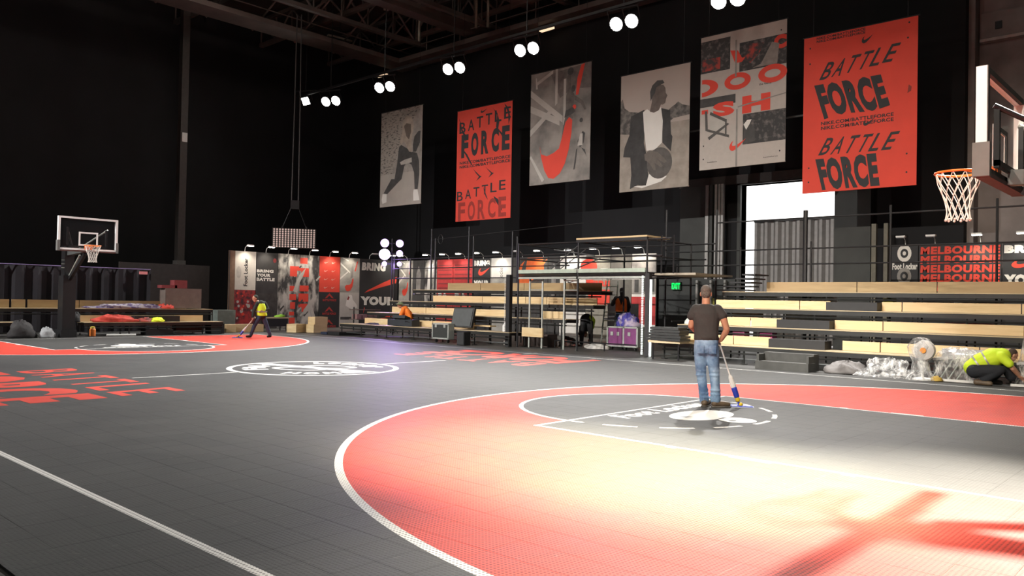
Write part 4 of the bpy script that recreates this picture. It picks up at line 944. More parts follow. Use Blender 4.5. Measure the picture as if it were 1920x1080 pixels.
l = D.lights.new('violet_wash','POINT'); l.energy = 60; l.color = (.5,.3,1); l.shadow_soft_size = .1; lo = D.objects.new('violet_wash',l); C.objects.link(lo); lo.parent = t; lo.location = q0*.4+Vector((0,0,3.0))
# --- drape fence and hoarding behind the far basket
dr = MB(); n = 90; vs = []
for k in range(n+1):
    y = -12+16.4*k/n; xx = -18.6+.09*math.sin(k*1.9)+.03*math.sin(k*.7); vs += [(xx,y,.0),(xx,y,2.5+.02*math.sin(k*.9))]
dr.add(vs,[(2*k,2*k+2,2*k+3,2*k+1) for k in range(n)])
b = len(dr.v); dr.add([(x-.05,y,z) for x,y,z in vs],[(2*k+1,2*k+3,2*k+2,2*k) for k in range(n)])
o = obj('drape', dr, mat('black_drape',(.018,.016,.022),.8,var=.3,scale=1), org=(-18.6,-4,0)); tag(o,'long pleated black drape hung behind the far basket','drape')
o = obj('drape_rail', MB().tube((-18.55,-12,2.53),(-18.55,4.4,2.53),.02,6), mat('violet_pipe',(.25,.2,.4),.4), org=(-18.55,-4,2.5)); tag(o,'thin pipe along the top of the black drape','pipe')
o = obj('hoarding', MB().box(-21.3,-21.2,4.2,8.3,0,2.9), mat('brown_hoarding',(.040,.032,.030),.8), org=(-21.25,6,0)); tag(o,'dull brown hoarding between the black drape and the display wall','hoarding')
t = thing('exit_box','small pinkish red sign box on the drape end','sign',(-18.4,4.0,2.3)); obj('box', MB().box(-18.45,-18.35,3.9,4.2,2.32,2.44), mat('pink_sign',(.55,.2,.2),.6,emit=(.8,.25,.25),es=.25), t); obj('bracket', MB().box(-18.5,-18.45,4.0,4.1,2.3,2.5), STEEL, t)
carton('storage_case',(-16.5,4.75,.985),.5,1.45,.78,0,mat('brown_case',(.16,.13,.115),.6),'wide grey brown case on top of the far stand','case')
carton('red_crate',(-16.5,4.65,1.77),.4,.5,.32,0,mat('dull_red_crate',(.22,.045,.05),.6),'dull red crate stacked on the grey brown case','crate')
carton('red_tray',(-16.5,4.2,1.77),.4,.6,.12,0,mat('dull_red_crate',(.22,.045,.05),.6),'flat red tray beside the dull red crate','crate')
# --- clutter on and under the far stand
PURP = two_tone('purple_cloth',(.10,.07,.18),(.42,.38,.42),6,.45,.6); REDC = mat('red_cloth',(.55,.06,.04),.8,var=.3,scale=5,bump=.6,bscale=12)
heap('cloth_pile',(-16.4,2.6,.965),.25,1.5,.17,PURP,'long heap of purple and white cloth on the upper deck of the far stand','cloth',1,n=40)
heap('cloth_pile',(-16.35,4.1,.965),.2,.3,.2,REDC,'small red and white cloth bundle at the end of the purple heap','cloth',2)
heap('cloth_pile',(-15.6,2.0,.485),.25,.85,.24,REDC,'red cloth spread on the lower deck of the far stand','cloth',3,n=34)
heap('cloth_pile',(-15.55,2.95,.485),.2,.3,.16,two_tone('dark_red_cloth',(.10,.02,.02),(.4,.07,.05),7,.4,.6),'dark patterned cloth beside the red cloth on the lower deck','cloth',4)
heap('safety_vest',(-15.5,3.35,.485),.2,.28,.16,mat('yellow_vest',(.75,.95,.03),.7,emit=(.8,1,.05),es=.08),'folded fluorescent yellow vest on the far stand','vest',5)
heap('equipment_bag',(-14.9,-1.3,0),.3,.42,.56,mat('dark_bag',(.045,.043,.045),.7,bump=.5,bscale=8),'slumped dark equipment bag left of the far basket stand','bag',6,n=20,rough=.35)
heap('white_sack',(-14.75,-.6,0),.2,.25,.36,mat('pale_sack',(.42,.44,.46),.6,bump=.5,bscale=10),'pale grey sack leaning on the far basket base','sack',7,n=16,rough=.3)
for k,(y,h,lab) in enumerate(((-1.45,.48,'orange brown marker post at the left frame edge'),(-1.05,.46,'pale orange marker post beside the slumped bag'))):
    t = thing('marker_post', lab,'post',(-15.2,y,0),'marker posts'); obj('shaft', MB().lathe((-15.2,y,0),[(.07,0),(.06,.1),(.05,h)],10), mat('orange_brown',(.35,.11,.05),.6), t); obj('base', MB().lathe((-15.2,y,0),[(.14,0),(.14,.03),(.08,.05)],12), mat('brown_base',(.12,.05,.03),.7), t)
t = thing('water_cooler','small orange bottle cooler right of the far basket base','cooler',(-15.1,.95,0)); obj('body', MB().lathe((-15.1,.95,0),[(.09,0),(.1,.03),(.1,.24),(.07,.28)],14), mat('orange_plastic',(.75,.2,.03),.5), t); obj('lid', MB().lathe((-15.1,.95,.28),[(.075,0),(.075,.05),(.03,.07)],14), mat('yellow_lid',(.7,.55,.1),.5), t)
o = obj('paper_roll', MB().tube((-14.9,1.35,.04),(-14.75,2.3,.04),.04,10), WHITE, org=(-14.9,1.8,0)); tag(o,'long white roll lying on the floor below the far stand','roll')
heap('satchel',(-15.5,.5,.485),.16,.18,.35,mat('dark_clothes',(.02,.02,.022),.8),'dark satchel on the far stand beside the basket mast','bag',8,n=14)
carton('step_box',(-15.5,3.4,.0),.5,1.0,.2,0,BLACK,'low black step with a pale edge before the far stand','step')
carton('red_pallet',(-15.9,4.75,.05),.5,1.1,.3,0,mat('brown_pallet',(.12,.05,.04),.7),'dull red brown pallet under the far stand','pallet')
carton('dark_box',(-15.6,5.75,0),.5,.55,.4,0,mat('slate_box',(.04,.045,.045),.6),'slate box under the end of the far stand','box')
carton('pale_tub',(-17.7,7.2,0),.6,.8,.9,0,mat('pale_green_tub',(.20,.24,.22),.6),'pale green tub at the foot of the display wall end','tub')
# --- plywood boxes before the display wall
for k,(x,y,z,sx,sy,sz,rz,lab) in enumerate(((-16.3,6.72,0,.4,.42,.33,0,'small plywood box at the end of the far stand'),(-16.6,7.75,0,.4,1.25,.32,0,'long plywood box behind the walking worker'),
      (-15.3,9.3,0,.5,.68,.36,.35,'plywood box standing askew before the street photo panel'),(-14.75,9.95,0,.5,.72,.36,.1,'lower plywood box of the stacked pair'),(-14.75,10.0,.361,.46,.68,.32,.1,'upper plywood box of the stacked pair'))):
    carton('plywood_box',(x,y,z),sx,sy,sz,rz,PLY,lab,'box','plywood boxes before the display wall')
carton('pale_tub',(-17.0,7.0,.33),.4,.5,.01,0,PLY,'thin plywood offcut on the long box','offcut') if False else None
t = thing('trestle_table','low black trestle table with a green box behind the walking worker','table',(-17.1,9.1,0)); obj('top', MB().box(-17.4,-16.8,8.45,9.85,.55,.6), DTOP, t)
for y in (8.55,9.75):
    for x in (-17.35,-16.85): obj('leg', MB().tube((x,y,0),(x,y,.55),.025,6), STEEL, t)
obj('skirt', MB().box(-16.81,-16.79,8.5,9.8,.2,.55), BLACK, t)
heap('green_bundle',(-17.1,9.55,.6),.2,.25,.12,mat('lime_cloth',(.25,.5,.04),.7),'lime green bundle on the trestle table','bundle',12)
# white stage deck extension and mats
o = obj('floor_mat', MB().box(-13.0,-12.2,9.3,10.6,0,.13), BLACK, org=(-12.6,10,0)); tag(o,'thick black mat before the lowest deck of the left stand','mat')
o = obj('floor_mat', MB().box(-13.5,-13.05,9.3,10.3,0,.10), mat('navy_mat',(.02,.03,.06),.6), org=(-13.2,9.8,0)); tag(o,'navy mat beside the thick black mat','mat')
t = thing('shelf_cart','dark shelf cart before the sneaker panel','cart',(-16.2,13.5,0))
for z in (.5,.95): obj('shelf', MB().box(-16.5,-15.9,12.9,14.3,z,z+.04), mat('brown_shelf',(.13,.09,.075),.6), t)
for y in (12.95,14.25): obj('leg', MB().tube((-16.2,y,0),(-16.2,y,1.1),.03,6), STEEL, t)
for k in range(4): obj('basket', MB().box(-16.4,-16.0,13.0+k*.33,13.25+k*.33,.54,.76), mat('dull_pink',(.30,.17,.16),.7), t)
# --- flight cases
t = thing('flight_case','black open flight case with silver edges before the left stand','flight case',(-6.2,9.75,0))
x0,x1,y0,y1,z0,z1 = -6.6,-5.75,9.3,9.8-.25,.14,.68
obj('body', MB().box(x0,x1,y0,y1,z0,z1), mat('case_black',(.03,.034,.032),.5), t)
for a,b,c_,d_ in ((x0-.01,x0+.04,z0,z1),(x1-.04,x1+.01,z0,z1),(x0,x1,z0-.01,z0+.04),(x0,x1,z1-.04,z1+.01)): obj('edge_trim', MB().box(a,b,y0-.012,y1+.012,c_,d_), ALU, t)
for x in (x0+.2,x1-.2): obj('catch', MB().box(x-.05,x+.05,y0-.02,y0,z1-.14,z1-.04), ALU, t)
for x in (x0+.12,x1-.12): obj('castor', MB().tube((x-.02,y0+.1,.06),(x+.02,y0+.1,.06),.06,10), RUBBER, t)
obj('lid', MB().obox((-5.5,9.75,.9),.82,.12,.62,.15,-.28), mat('lid_grey',(.05,.055,.055),.6), t); obj('lid_rim', MB().obox((-5.49,9.76,.9),.9,.10,.70,.15,-.28), BLACK, t)
t = thing('loudspeaker','small black loudspeaker box on the floor beside the open case','speaker',(-4.75,9.0,0)); obj('cabinet', MB().box(-4.9,-4.55,8.9,9.2,0,.45), BLACK, t); obj('grille', MB().box(-4.88,-4.57,8.885,8.9,.03,.42), mat('dark_grille',(.03,.03,.032),.7,bump=.5,bscale=90), t)
t = thing('flight_case','purple flight case with silver edges under the scaffold','flight case',(.0,11.9,0))
VC = mat('purple_laminate',(.20,.05,.17),.5,var=.15)
x0,x1,y0,y1,z0,z1 = -.6,.55,11.6,12.2,.13,.74
obj('body', MB().box(x0,x1,y0,y1,z0,z1), VC, t)
for x in (x0,.03,x1): obj('edge_trim', MB().box(x-.03,x+.03,y0-.012,y1+.012,z0,z1), ALU, t)
for z in (z0,z1): obj('edge_trim', MB().box(x0,x1,y0-.012,y1+.012,z-.025,z+.025), ALU, t)
for x in (x0+.18,x0+.42,x1-.3): obj('catch', MB().box(x-.05,x+.05,y0-.02,y0,z0+.34,z0+.46), ALU, t)
for x in (x0+.12,.05,x1-.12): obj('castor', MB().tube((x-.02,y0+.1,.06),(x+.02,y0+.1,.06),.06,10), RUBBER, t)
heap('wrapped_goods',(.0,11.9,.77),.42,.24,.42,two_tone('blue_red_wrap',(.07,.06,.35),(.5,.42,.55),4,.45,.6),'blue and white wrapped goods on the purple flight case','parcel',15,n=18)
# clutter under the scaffold
heap('cable_heap',(-1.0,11.6,0),.5,.3,.14,mat('white_rag',(.6,.58,.55),.7),'white rags on the floor behind the floor bar','rags',16)
heap('paint_tins',(-2.5,12.0,.0),.4,.3,.3,two_tone('tool_heap',(.03,.03,.03),(.25,.08,.06),8,.5,.65),'dark heap of tools behind the access frames','tools',17)
carton('grey_cabinet',(-1.8,14.2,0),1.0,.5,1.5,0,mat('grey_cabinet',(.28,.27,.29),.6),'tall grey cabinet behind the bending worker','cabinet')
carton('dark_crate',(-2.9,10.9,0),1.1,.5,.42,0,mat('dark_crate',(.05,.035,.03),.6),'dark crate under the middle of the scaffold','crate')
t = thing('exit_sign','green lit EXIT sign beside the scaffold','sign',(-.7,16,2.05)); obj('box', MB().box(-.9,-.52,16,16.08,2.04,2.34), mat('exit_dark',(.0,.03,.01),.5), t)
Pe = lambda u,v,w: (-.9+.38*u,16-w-.002,2.04+.3*v); prt(t,'lettering', letters(MB(),Pe,'EXIT',.04,.96,.12,.88,bold=.05), mat('exit_letters',(0,.4,.05),.5,emit=(0,1,.12),es=1.6))
obj('hanger', MB().tube((-.7,16.04,2.34),(-.7,16.04,3.0),.015,5), STEEL, t)
o = obj('notice_board', MB().box(.45,.95,16,16.06,1.35,1.75), mat('dull_yellow',(.30,.28,.05),.6), org=(.7,16,1.35)); tag(o,'dull yellow notice below and right of the EXIT sign','notice')
o = obj('partition', MB().box(-1.5,1.6,16.1,16.2,0,2.45), mat('dark_partition',(.022,.025,.024),.6), org=(-.7,16.15,0)); tag(o,'dark partition carrying the EXIT sign','partition')
for k,x in enumerate((.2,.75,1.3)):
    o = obj('partition_post', MB().box(x-.04,x+.04,15.9,16.0,0,2.4), mat('grey_post',(.22,.22,.21),.6), org=(x,15.95,0)); tag(o,f'{ordn[k]} pale upright of the dark partition right of the EXIT sign','post','pale partition uprights')
# chairs folded black stack left of the man
t = thing('mat_stack','stack of black padded boards left of the man with the mop','boards',(3.2,9.1,0))
for k in range(5): obj('padded_board', MB().obox((3.2+.03*(k%2),9.12,.56+k*.075),1.1-.06*k,.5,.065,.03*(k-2)), mat('black_board',(.02,.022,.022),.5), t)
obj('trestle', MB().box(2.7,3.7,8.9,9.35,.46,.52), DTOP, t)
for x in (2.8,3.6): obj('leg', MB().tube((x,9.0,0),(x,9.0,.46),.025,6), STEEL, t)
carton('helmet_box',(2.2,10.6,.98),.3,.3,.25,.2,mat('white_green',(.4,.5,.42),.5),'white and green box on the deck left of the man','box') if False else None
heap('helmet',(3.0,10.6,.955),.16,.14,.2,mat('white_helmet',(.55,.6,.55),.4),'white helmet on the deck left of the man with the mop','helmet',20,rough=.15,smooth=True)
# block of dark steps before the right stand
t = thing('step_block','dark two-step block before the right stand','steps',(6.8,8.6,0)); SB = mat('dark_step_ply',(.055,.055,.05),.6,var=.25,scale=3)
obj('lower_step', MB().box(6.1,7.4,8.35,8.72,0,.2), SB, t); obj('upper_step', MB().box(6.15,7.38,8.72,9.0,0,.4), SB, t)
for x in (6.14,7.36): obj('side_cheek', MB().box(x-.03,x+.03,8.4,9.0,0,.36), SB, t)
# heaps of wrap and wrapped chairs at the right
heap('tarpaulin',(8.0,9.1,0),.5,.35,.26,mat('grey_tarp',(.13,.12,.115),.6,bump=.8,bscale=7),'crumpled grey tarpaulin beside the dark step block','tarpaulin',30,n=30)
heap('plastic_wrap',(8.95,8.8,0),.58,.3,.34,PLAST,'shiny heap of clear plastic wrap on the floor','plastic wrap',31,n=40,rough=.9,smooth=False)
t = thing('wrapped_fan','plastic-wrapped pedestal fan with an orange hub','fan',(9.72,8.75,0))
obj('base', MB().lathe((9.72,8.75,0),[(.2,0),(.2,.03),(.06,.06)],16), WHITE, t); obj('pole', MB().tube((9.72,8.75,.05),(9.72,8.75,.6),.03,8), WHITE, t)
obj('fan_cage', MB().lathe((9.78,8.7,.64),[(.05,-.12),(.2,-.08),(.22,0),(.2,.06),(.05,.08)],18,ax='y'), mat('fan_cage',(.55,.53,.50),.4), t)
obj('hub', MB().lathe((9.78,8.58,.64),[(.06,-.03),(.06,.03)],12,ax='y'), mat('orange_hub',(.8,.3,.03),.5), t)
obj('wrap', MB().lathe((9.68,8.78,0),[(.34,.0),(.2,.18),(.17,.4),(.24,.55),(.28,.72),(.16,.88),(.03,.92)],14), PLAST, t)
o = heap('yellow_pad',(10.0,8.75,0),.12,.1,.1,mat('mustard',(.45,.3,.06),.7),'mustard coloured pad beside the wrapped fan','pad',33)
def wrapped_chair(x,y,lab,h=.85,n=4):
    t = thing('wrapped_chairs', lab,'wrapped chairs',(x,y,0),'plastic-wrapped furniture')
    for k in range(n):
        obj('tube_leg', MB().path([(x-.5+k*.16,y-.22,.02),(x-.25+k*.16,y-.2,.45),(x-.2+k*.16,y+.2,.5)],.016,6), ALU, t)
    obj('seat', MB().obox((x-.05,y,.5),.85,.45,.05,0,0,-.12), mat('white_seat',(.6,.6,.6),.4), t)
    obj('backrest', MB().obox((x+.0,y+.22,h*.72),.8,.05,.3,0,.15), mat('grey_back',(.5,.5,.51),.45), t)
    mb = MB(); rnd = random.Random(int(x*10)); vs = []; nn = 22
    prof = [(.62,.34,0),(.6,.33,.18),(.55,.32,.4),(.52,.3,.58),(.45,.25,h*.86),(.25,.1,h)]
    for rx,ry,z in prof:
        for k in range(nn):
            a = 2*math.pi*k/nn; s = 1+rnd.uniform(-.07,.07); cx_,sy_ = math.cos(a),math.sin(a); e = (abs(cx_)**4+abs(sy_)**4)**-.25
            vs.append((x+rx*e*cx_*s*.85,y+ry*e*sy_*s,z))
    fs = [(i*nn+k,i*nn+(k+1)%nn,(i+1)*nn+(k+1)%nn,(i+1)*nn+k) for i in range(len(prof)-1) for k in range(nn)]+[tuple((len(prof)-1)*nn+k for k in range(nn))]
    obj('plastic_cover', mb.add(vs,fs), PLAST, t)
    obj('white_base', MB().box(x-.55,x+.5,y-.36,y-.3,.0,.05), WHITE, t)
wrapped_chair(10.35,9.15,'plastic-wrapped chairs left of the crouching worker',.72); wrapped_chair(11.9,9.15,'plastic-wrapped furniture at the right frame edge',1.15)
# items glimpsed between the decks of the right stand
for k,(x,y,z,sx,sz,m_,lab) in enumerate(((4.2,12.6,1.5,.9,.35,WHITE,'white box seen through the upper gap of the right stand'),(5.6,13.0,1.55,1.3,.3,WHITE,'long white box behind the upper deck of the right stand'),
      (4.3,11.6,1.1,.8,.3,mat('cream_box',(.65,.5,.36),.6),'cream box behind the second bench of the right stand'),(6.0,11.9,1.02,1.3,.32,WHITE,'white panel behind the third bench of the right stand'),
      (4.6,10.6,.62,.35,.24,mat('pink_box',(.55,.15,.3),.6),'pink box under the second deck of the right stand'),(5.35,10.6,.62,.42,.24,mat('magenta_box',(.5,.08,.25),.6),'magenta box beside the pink box under the second deck'),
      (9.9,11.9,.98,1.0,.22,mat('crimson_box',(.5,.03,.05),.6),'crimson carton behind the right benches'),(7.9,12.4,1.58,.25,.2,mat('yellow_green',(.4,.42,.04),.6),'yellow green box behind the upper bench'),
      (8.9,12.6,1.5,.9,.26,mat('silver_grey',(.5,.5,.5),.5),'silver grey case behind the upper right bench'),(10.0,12.6,1.5,.9,.26,mat('pale_grey_case',(.42,.4,.4),.5),'pale grey case right of the silver one'))):
    carton('stored_box',(x,y,z-.0),sx,.3,sz,0,m_,lab,'box','boxes stored under the right stand',lidline=False)
for k,(x,y,z,lab) in enumerate(((-7.0,11.9,.98,'coiled pale hose behind the second bench of the left stand'),(-6.0,10.6,.5,'tan cloth on the lowest deck of the left stand'),(-3.6,9.9,.5,'white bottle at the end of the lowest left deck'))):
    if k == 0: o = obj('hose_coil', MB().path([(x+.4*math.cos(a),y,z+.05+.3*abs(math.sin(a))) for a in [math.pi*i/12 for i in range(13)]],.05,8), mat('pale_hose',(.5,.46,.36),.6), org=(x,y,z)); tag(o,lab,'hose')
    elif k == 1: heap('tan_cloth',(x,y,z),.3,.2,.2,mat('tan_cloth',(.45,.38,.26),.8),lab,'cloth',41)
    else:
        t = thing('bottle',lab,'bottle',(x,y,.485)); obj('body', MB().lathe((x,y,.485),[(.09,0),(.1,.02),(.1,.2),(.04,.28)],12), WHITE, t); obj('cap', MB().lathe((x,y,.765),[(.035,0),(.035,.04)],10), WHITE, t)
t = thing('black_duffel','long black duffel case in front of the orange-clad worker','case',(-8.9,9.95,.485)); obj('body', MB().obox((-8.85,9.84,.62),1.35,.4,.24,.05), mat('duffel',(.02,.025,.03),.6,bump=.3,bscale=12), t); obj('lid', MB().obox((-9.05,9.9,.80),.7,.3,.12,.05,-.3), mat('duffel',(.02,.025,.03),.6), t); obj('handle', MB().path([(-8.5,9.64,.66),(-8.45,9.6,.7),(-8.35,9.6,.7),(-8.3,9.64,.66)],.012,5), STEEL, t)
heap('cable_coil',(-10.9,9.95,.485),.45,.12,.06,RUBBER,'black cable coil on the pale lowest deck','cable',45)
# ================================================================== people
def limb(mb, pts, rad, n=14):
    for i,(p,r) in enumerate(zip(pts,rad)):
        mb.sphere(p, r, n=n, m=8)
        if i: mb.tube(pts[i-1], p, rad[i-1], n, r)
    return mb
def loft(mb, rings, n=18):
    """rings: (cx,cy,z,rx,ry[,tilt]) stacked closed body"""
    vs = []
    for r in rings:
        for k in range(n):
            a = 2*math.pi*k/n; ca,sa = math.cos(a),math.sin(a); e = (abs(ca)**2.5+abs(sa)**2.5)**-.4
            vs.append((r[0]+r[3]*ca*e, r[1]+r[4]*sa*e, r[2]))
    fs = [(i*n+k,i*n+(k+1)%n,(i+1)*n+(k+1)%n,(i+1)*n+k) for i in range(len(rings)-1) for k in range(n)]
    fs += [tuple(range(n-1,-1,-1)), tuple((len(rings)-1)*n+k for k in range(n))]
    return mb.add(vs,fs)
def hand(mb, wrist, d, nrm, side, curl=.7, s=1.0, spread=.35):
    """palm from wrist along d, palm facing nrm, thumb towards side"""
    wrist, d, nrm, side = Vector(wrist), Vector(d).normalized(), Vector(nrm).normalized(), Vector(side).normalized()
    for k in range(4):
        base = wrist+d*(.085*s)+side*((1.5-k)*.020*s); limb(mb,[wrist+side*((1.5-k)*.012*s),base],[.020*s,.0135*s],8)
        L = (.070,.078,.073,.058)[k]*s; a = 0; p = base; pts = [p]
        for j in range(3):
            a += curl*(.45,.75,.6)[j]; p = p+(d*math.cos(a)+nrm*math.sin(a))*L*(.45,.32,.26)[j]; pts.append(p)
        limb(mb,pts,[.0105*s,.0095*s,.009*s,.008*s],8)
    b = wrist+d*.025*s+side*.026*s; p1 = b+(side*.6+d*.8).normalized()*.042*s; p2 = p1+(d*.9+nrm*.5+side*.1).normalized()*.034*s
    limb(mb,[b,p1,p2],[.016*s,.0115*s,.0095*s],8)
def blob(mb, voxel, it=6, fac=.6):
    me = D.meshes.new('tmp'); me.from_pydata(mb.v,[],mb.f); o = D.objects.new('tmp',me); C.objects.link(o)
    bm = bmesh.new(); bm.from_mesh(me); bmesh.ops.recalc_face_normals(bm, faces=bm.faces); bm.to_mesh(me); bm.free()
    r = o.modifiers.new('r','REMESH'); r.mode = 'VOXEL'; r.voxel_size = voxel
    s = o.modifiers.new('s','SMOOTH'); s.factor = fac; s.iterations = it
    dg = bpy.context.evaluated_depsgraph_get(); dg.update(); m2 = D.meshes.new_from_object(o.evaluated_get(dg)); D.objects.remove(o); D.meshes.remove(me)
    return m2
def person(label, loc, rz, skin_mb, pieces, skin=None, vox=.012, it=4, group=None):
    W = Matrix.Translation(loc)@Matrix.Rotation(rz,4,'Z')
    me = blob(skin_mb, vox, it); me.transform(W); o = obj('person', me, skin or SKIN, org=loc, smooth=True); tag(o,label,'person',group)
    for nm, mb, m, vx, it_ in pieces:
        me = blob(mb, vx, it_) if vx else None
        if me is None:
            me = D.meshes.new(nm); me.from_pydata(mb.v,[],mb.f)
        me.transform(W); obj(nm, me, m, o, smooth=True)
    return o
def head(mb, c, face, s=1.0, nose=True):
    """head centred at c looking along face"""
    c = Vector(c); f = Vector(face).normalized(); r = f.cross(Vector((0,0,1))).normalized(); u = r.cross(f)
    R = Matrix((r,f,u)).transposed()
    mb.sphere(c+u*.03*s, .076*s,.094*s,.095*s,16,12,R); mb.sphere(c-u*.045*s+f*.02*s,.060*s,.072*s,.072*s,14,10,R)
    mb.sphere(c-u*.092*s+f*.055*s,.03*s,.03*s,.024*s,10,8,R)
    for q in (-1,1):
        mb.sphere(c+r*q*.078*s-u*.008*s-f*.005*s,.012*s,.022*s,.034*s,8,8,R)
        mb.sphere(c+r*q*.032*s+u*.032*s+f*.084*s,.022*s,.012*s,.010*s,8,6,R)
    limb(mb,[c+u*.018*s+f*.092*s,c-u*.018*s+f*.112*s],[.010*s,.015*s],8)
    mb.sphere(c-u*.052*s+f*.088*s,.026*s,.012*s,.010*s,8,6,R)
    return mb
def hairs(c, face, s=1.0, back=.01):
    c = Vector(c); f = Vector(face).normalized(); r = f.cross(Vector((0,0,1))).normalized(); u = r.cross(f); R = Matrix((r,f,u)).transposed()
    mb = MB(); mb.sphere(c+u*.052*s-f*.018*s,.080*s,.090*s,.084*s,16,12,R); mb.sphere(c+u*.0*s-f*.045*s,.074*s,.058*s,.075*s,14,10,R); return mb
def cloth(name, col, **k): return mat(name, col, .85, var=k.get('var',.15), scale=k.get('scale',5), bump=k.get('bump',.5), bscale=k.get('bscale',14))
def denim():
    t = NT('washed_denim'); p = t.objc(); n1 = t.noise(5,4,p); n2 = t.noise(2.2,2,p); n3 = t.noise(60,2,p)
    c = t.mix(t.ramp(n1,.35,.68),(.075,.15,.30),(.30,.46,.66)); c = t.mix(t.m('MULTIPLY',t.ramp(n2,.5,.65),.6),c,(.42,.56,.72))
    t.put(t.b.inputs['Base Color'],c); t.b.inputs['Roughness'].default_value = .8; t.bump(t.noise(9,3,p),.8,.03); return t.mat
DENIM = denim(); SHIRT = cloth('charcoal_tshirt',(.045,.043,.043)); DARKJ = cloth('dark_jeans',(.03,.045,.085)); BLKC = cloth('black_clothes',(.018,.018,.02))
VEST = mat('hi_vis_yellow',(.62,.85,.03),.7,var=.06,bump=.4,bscale=12); OVEST = mat('hi_vis_orange',(.85,.17,.02),.7,var=.08,bump=.4,bscale=12)
GREYH = mat('short_grey_hair',(.15,.135,.12),.8,var=.4,scale=60,bump=.6,bscale=160); BOOT = mat('brown_shoe_leather',(.12,.085,.055),.55,var=.3,scale=14); BOOTD = mat('dark_boot',(.02,.018,.017),.6)
REFL = mat('reflective_band',(.35,.36,.34),.4,.3)
SOLE = mat('shoe_sole',(.10,.09,.08),.8)

# --- man with the mop, seen from behind (local x: to the right of the picture, y: away, z: up)
sk = MB()
hc = (-.032,.03,1.69); head(sk,hc,(.10,1,-.05))
limb(sk,[(-.03,.0,1.47),(-.03,.012,1.60)],[.066,.060])
loft(sk,[(-.02,0,.92,.14,.10),(-.02,.0,1.05,.145,.10),(-.02,0,1.25,.16,.11),(-.02,0,1.42,.17,.10),(-.03,0,1.50,.10,.075)])
limb(sk,[(-.19,.0,1.44),(-.245,.03,1.20),(-.20,.25,1.13)],[.06,.045,.034]); hand(sk,(-.20,.25,1.13),(.45,.7,-.1),(1,0,-.2),(0,.2,1),.8)
limb(sk,[(.165,.0,1.44),(.215,-.02,1.36),(.275,-.02,1.165),(.262,.0,1.12),(.195,.06,1.0)],[.062,.056,.047,.046,.033]); hand(sk,(.192,.062,.995),(-.5,.55,-.35),(-.6,.3,-.4),(-.2,.8,.2),1.0)
for xh,xk,xa,ya in ((-.10,-.085,-.03,.02),(.085,.115,.14,-.03)): limb(sk,[(xh,0,.90),(xk,.01,.50),(xa,ya,.08)],[.075,.05,.038])
sh = MB()
loft(sh,[(-.02,.0,.985,.178,.135),(-.02,.0,1.02,.180,.135),(-.02,0,1.14,.178,.13),(-.02,.0,1.28,.192,.132),(-.022,-.005,1.40,.205,.125),(-.026,-.005,1.48,.17,.10),(-.03,.0,1.535,.085,.078)])
limb(sh,[(-.17,0,1.455),(-.235,.01,1.35)],[.082,.074]); limb(sh,[(.135,0,1.455),(.212,-.015,1.365)],[.082,.076])
jn = MB()
loft(jn,[(-.015,0,.80,.175,.13),(-.015,-.01,.88,.182,.14),(-.015,-.005,.96,.178,.135),(-.015,0,1.03,.168,.125)])
limb(jn,[(-.10,-.01,.84),(-.098,-.005,.66),(-.085,.01,.48),(-.055,-.01,.28),(-.035,.012,.10)],[.10,.088,.074,.068,.072])
limb(jn,[(.075,-.01,.84),(.09,-.005,.66),(.11,.01,.48),(.125,-.01,.28),(.13,-.025,.10)],[.10,.090,.076,.070,.076])
for z,x in ((.14,-.035),(.20,-.045),(.26,-.052)): jn.sphere((x,.0,z),.080,.080,.022)
for z,x in ((.13,.13),(.19,.128),(.25,.125)): jn.sphere((x,-.02,z),.083,.083,.022)
for z in (.47,.53): jn.sphere((-.088,.0,z),.083,.085,.02); jn.sphere((.108,.0,z),.085,.087,.02)
shoeL = MB(); limb(shoeL,[(-.03,-.03,.055),(.0,.10,.05),(.03,.17,.042)],[.052,.046,.040])
shoeR = MB(); limb(shoeR,[(.12,-.05,.055),(.24,-.01,.048),(.31,.01,.042)],[.054,.048,.042])
soleL = MB(); limb(soleL,[(-.03,-.035,.0),(.03,.18,.0)],[.05,.042]); soleR = MB(); limb(soleR,[(.115,-.05,.0),(.315,.01,.0)],[.052,.044])
for s_ in (shoeL,shoeR): s_.v = [(x,y,max(z,.018)) for x,y,z in s_.v]
for s_ in (soleL,soleR): s_.v = [(x,y,min(max(z,.0),.022)) for x,y,z in s_.v]
bl = MB(); n = 22; vs = []
for z in (1.0,1.035):
    for k in range(n): a = 2*math.pi*k/n; vs.append((-.015+.184*math.cos(a),-.0+.14*math.sin(a),z))
bl.add(vs,[(k,(k+1)%n,n+(k+1)%n,n+k) for k in range(n)])
pk = MB()
for x in (-.10,.075): pk.obox((x,-.152,.86),.115,.012,.13,0,.06)
man_rz = math.atan2(.48,.877)
man = person('man in charcoal t-shirt and washed jeans seen from behind, leaning on a mop',(8.89,.93,0),man_rz,sk,[
  ('t_shirt',sh,SHIRT,.012,6),('jeans',jn,DENIM,.012,4),('hair',hairs(hc,(.10,1,-.05)),GREYH,.008,3),('shoe',shoeL,BOOT,.008,3),('shoe',shoeR,BOOT,.008,3),('shoe_sole',soleL,SOLE,0,0),('shoe_sole',soleR,SOLE,0,0),('belt',bl,BOOTD,0,0),('back_pocket',pk,DENIM,.008,3)],vox=.006,it=4)
man.data.polygons.foreach_set('use_smooth',[True]*len(man.data.polygons))

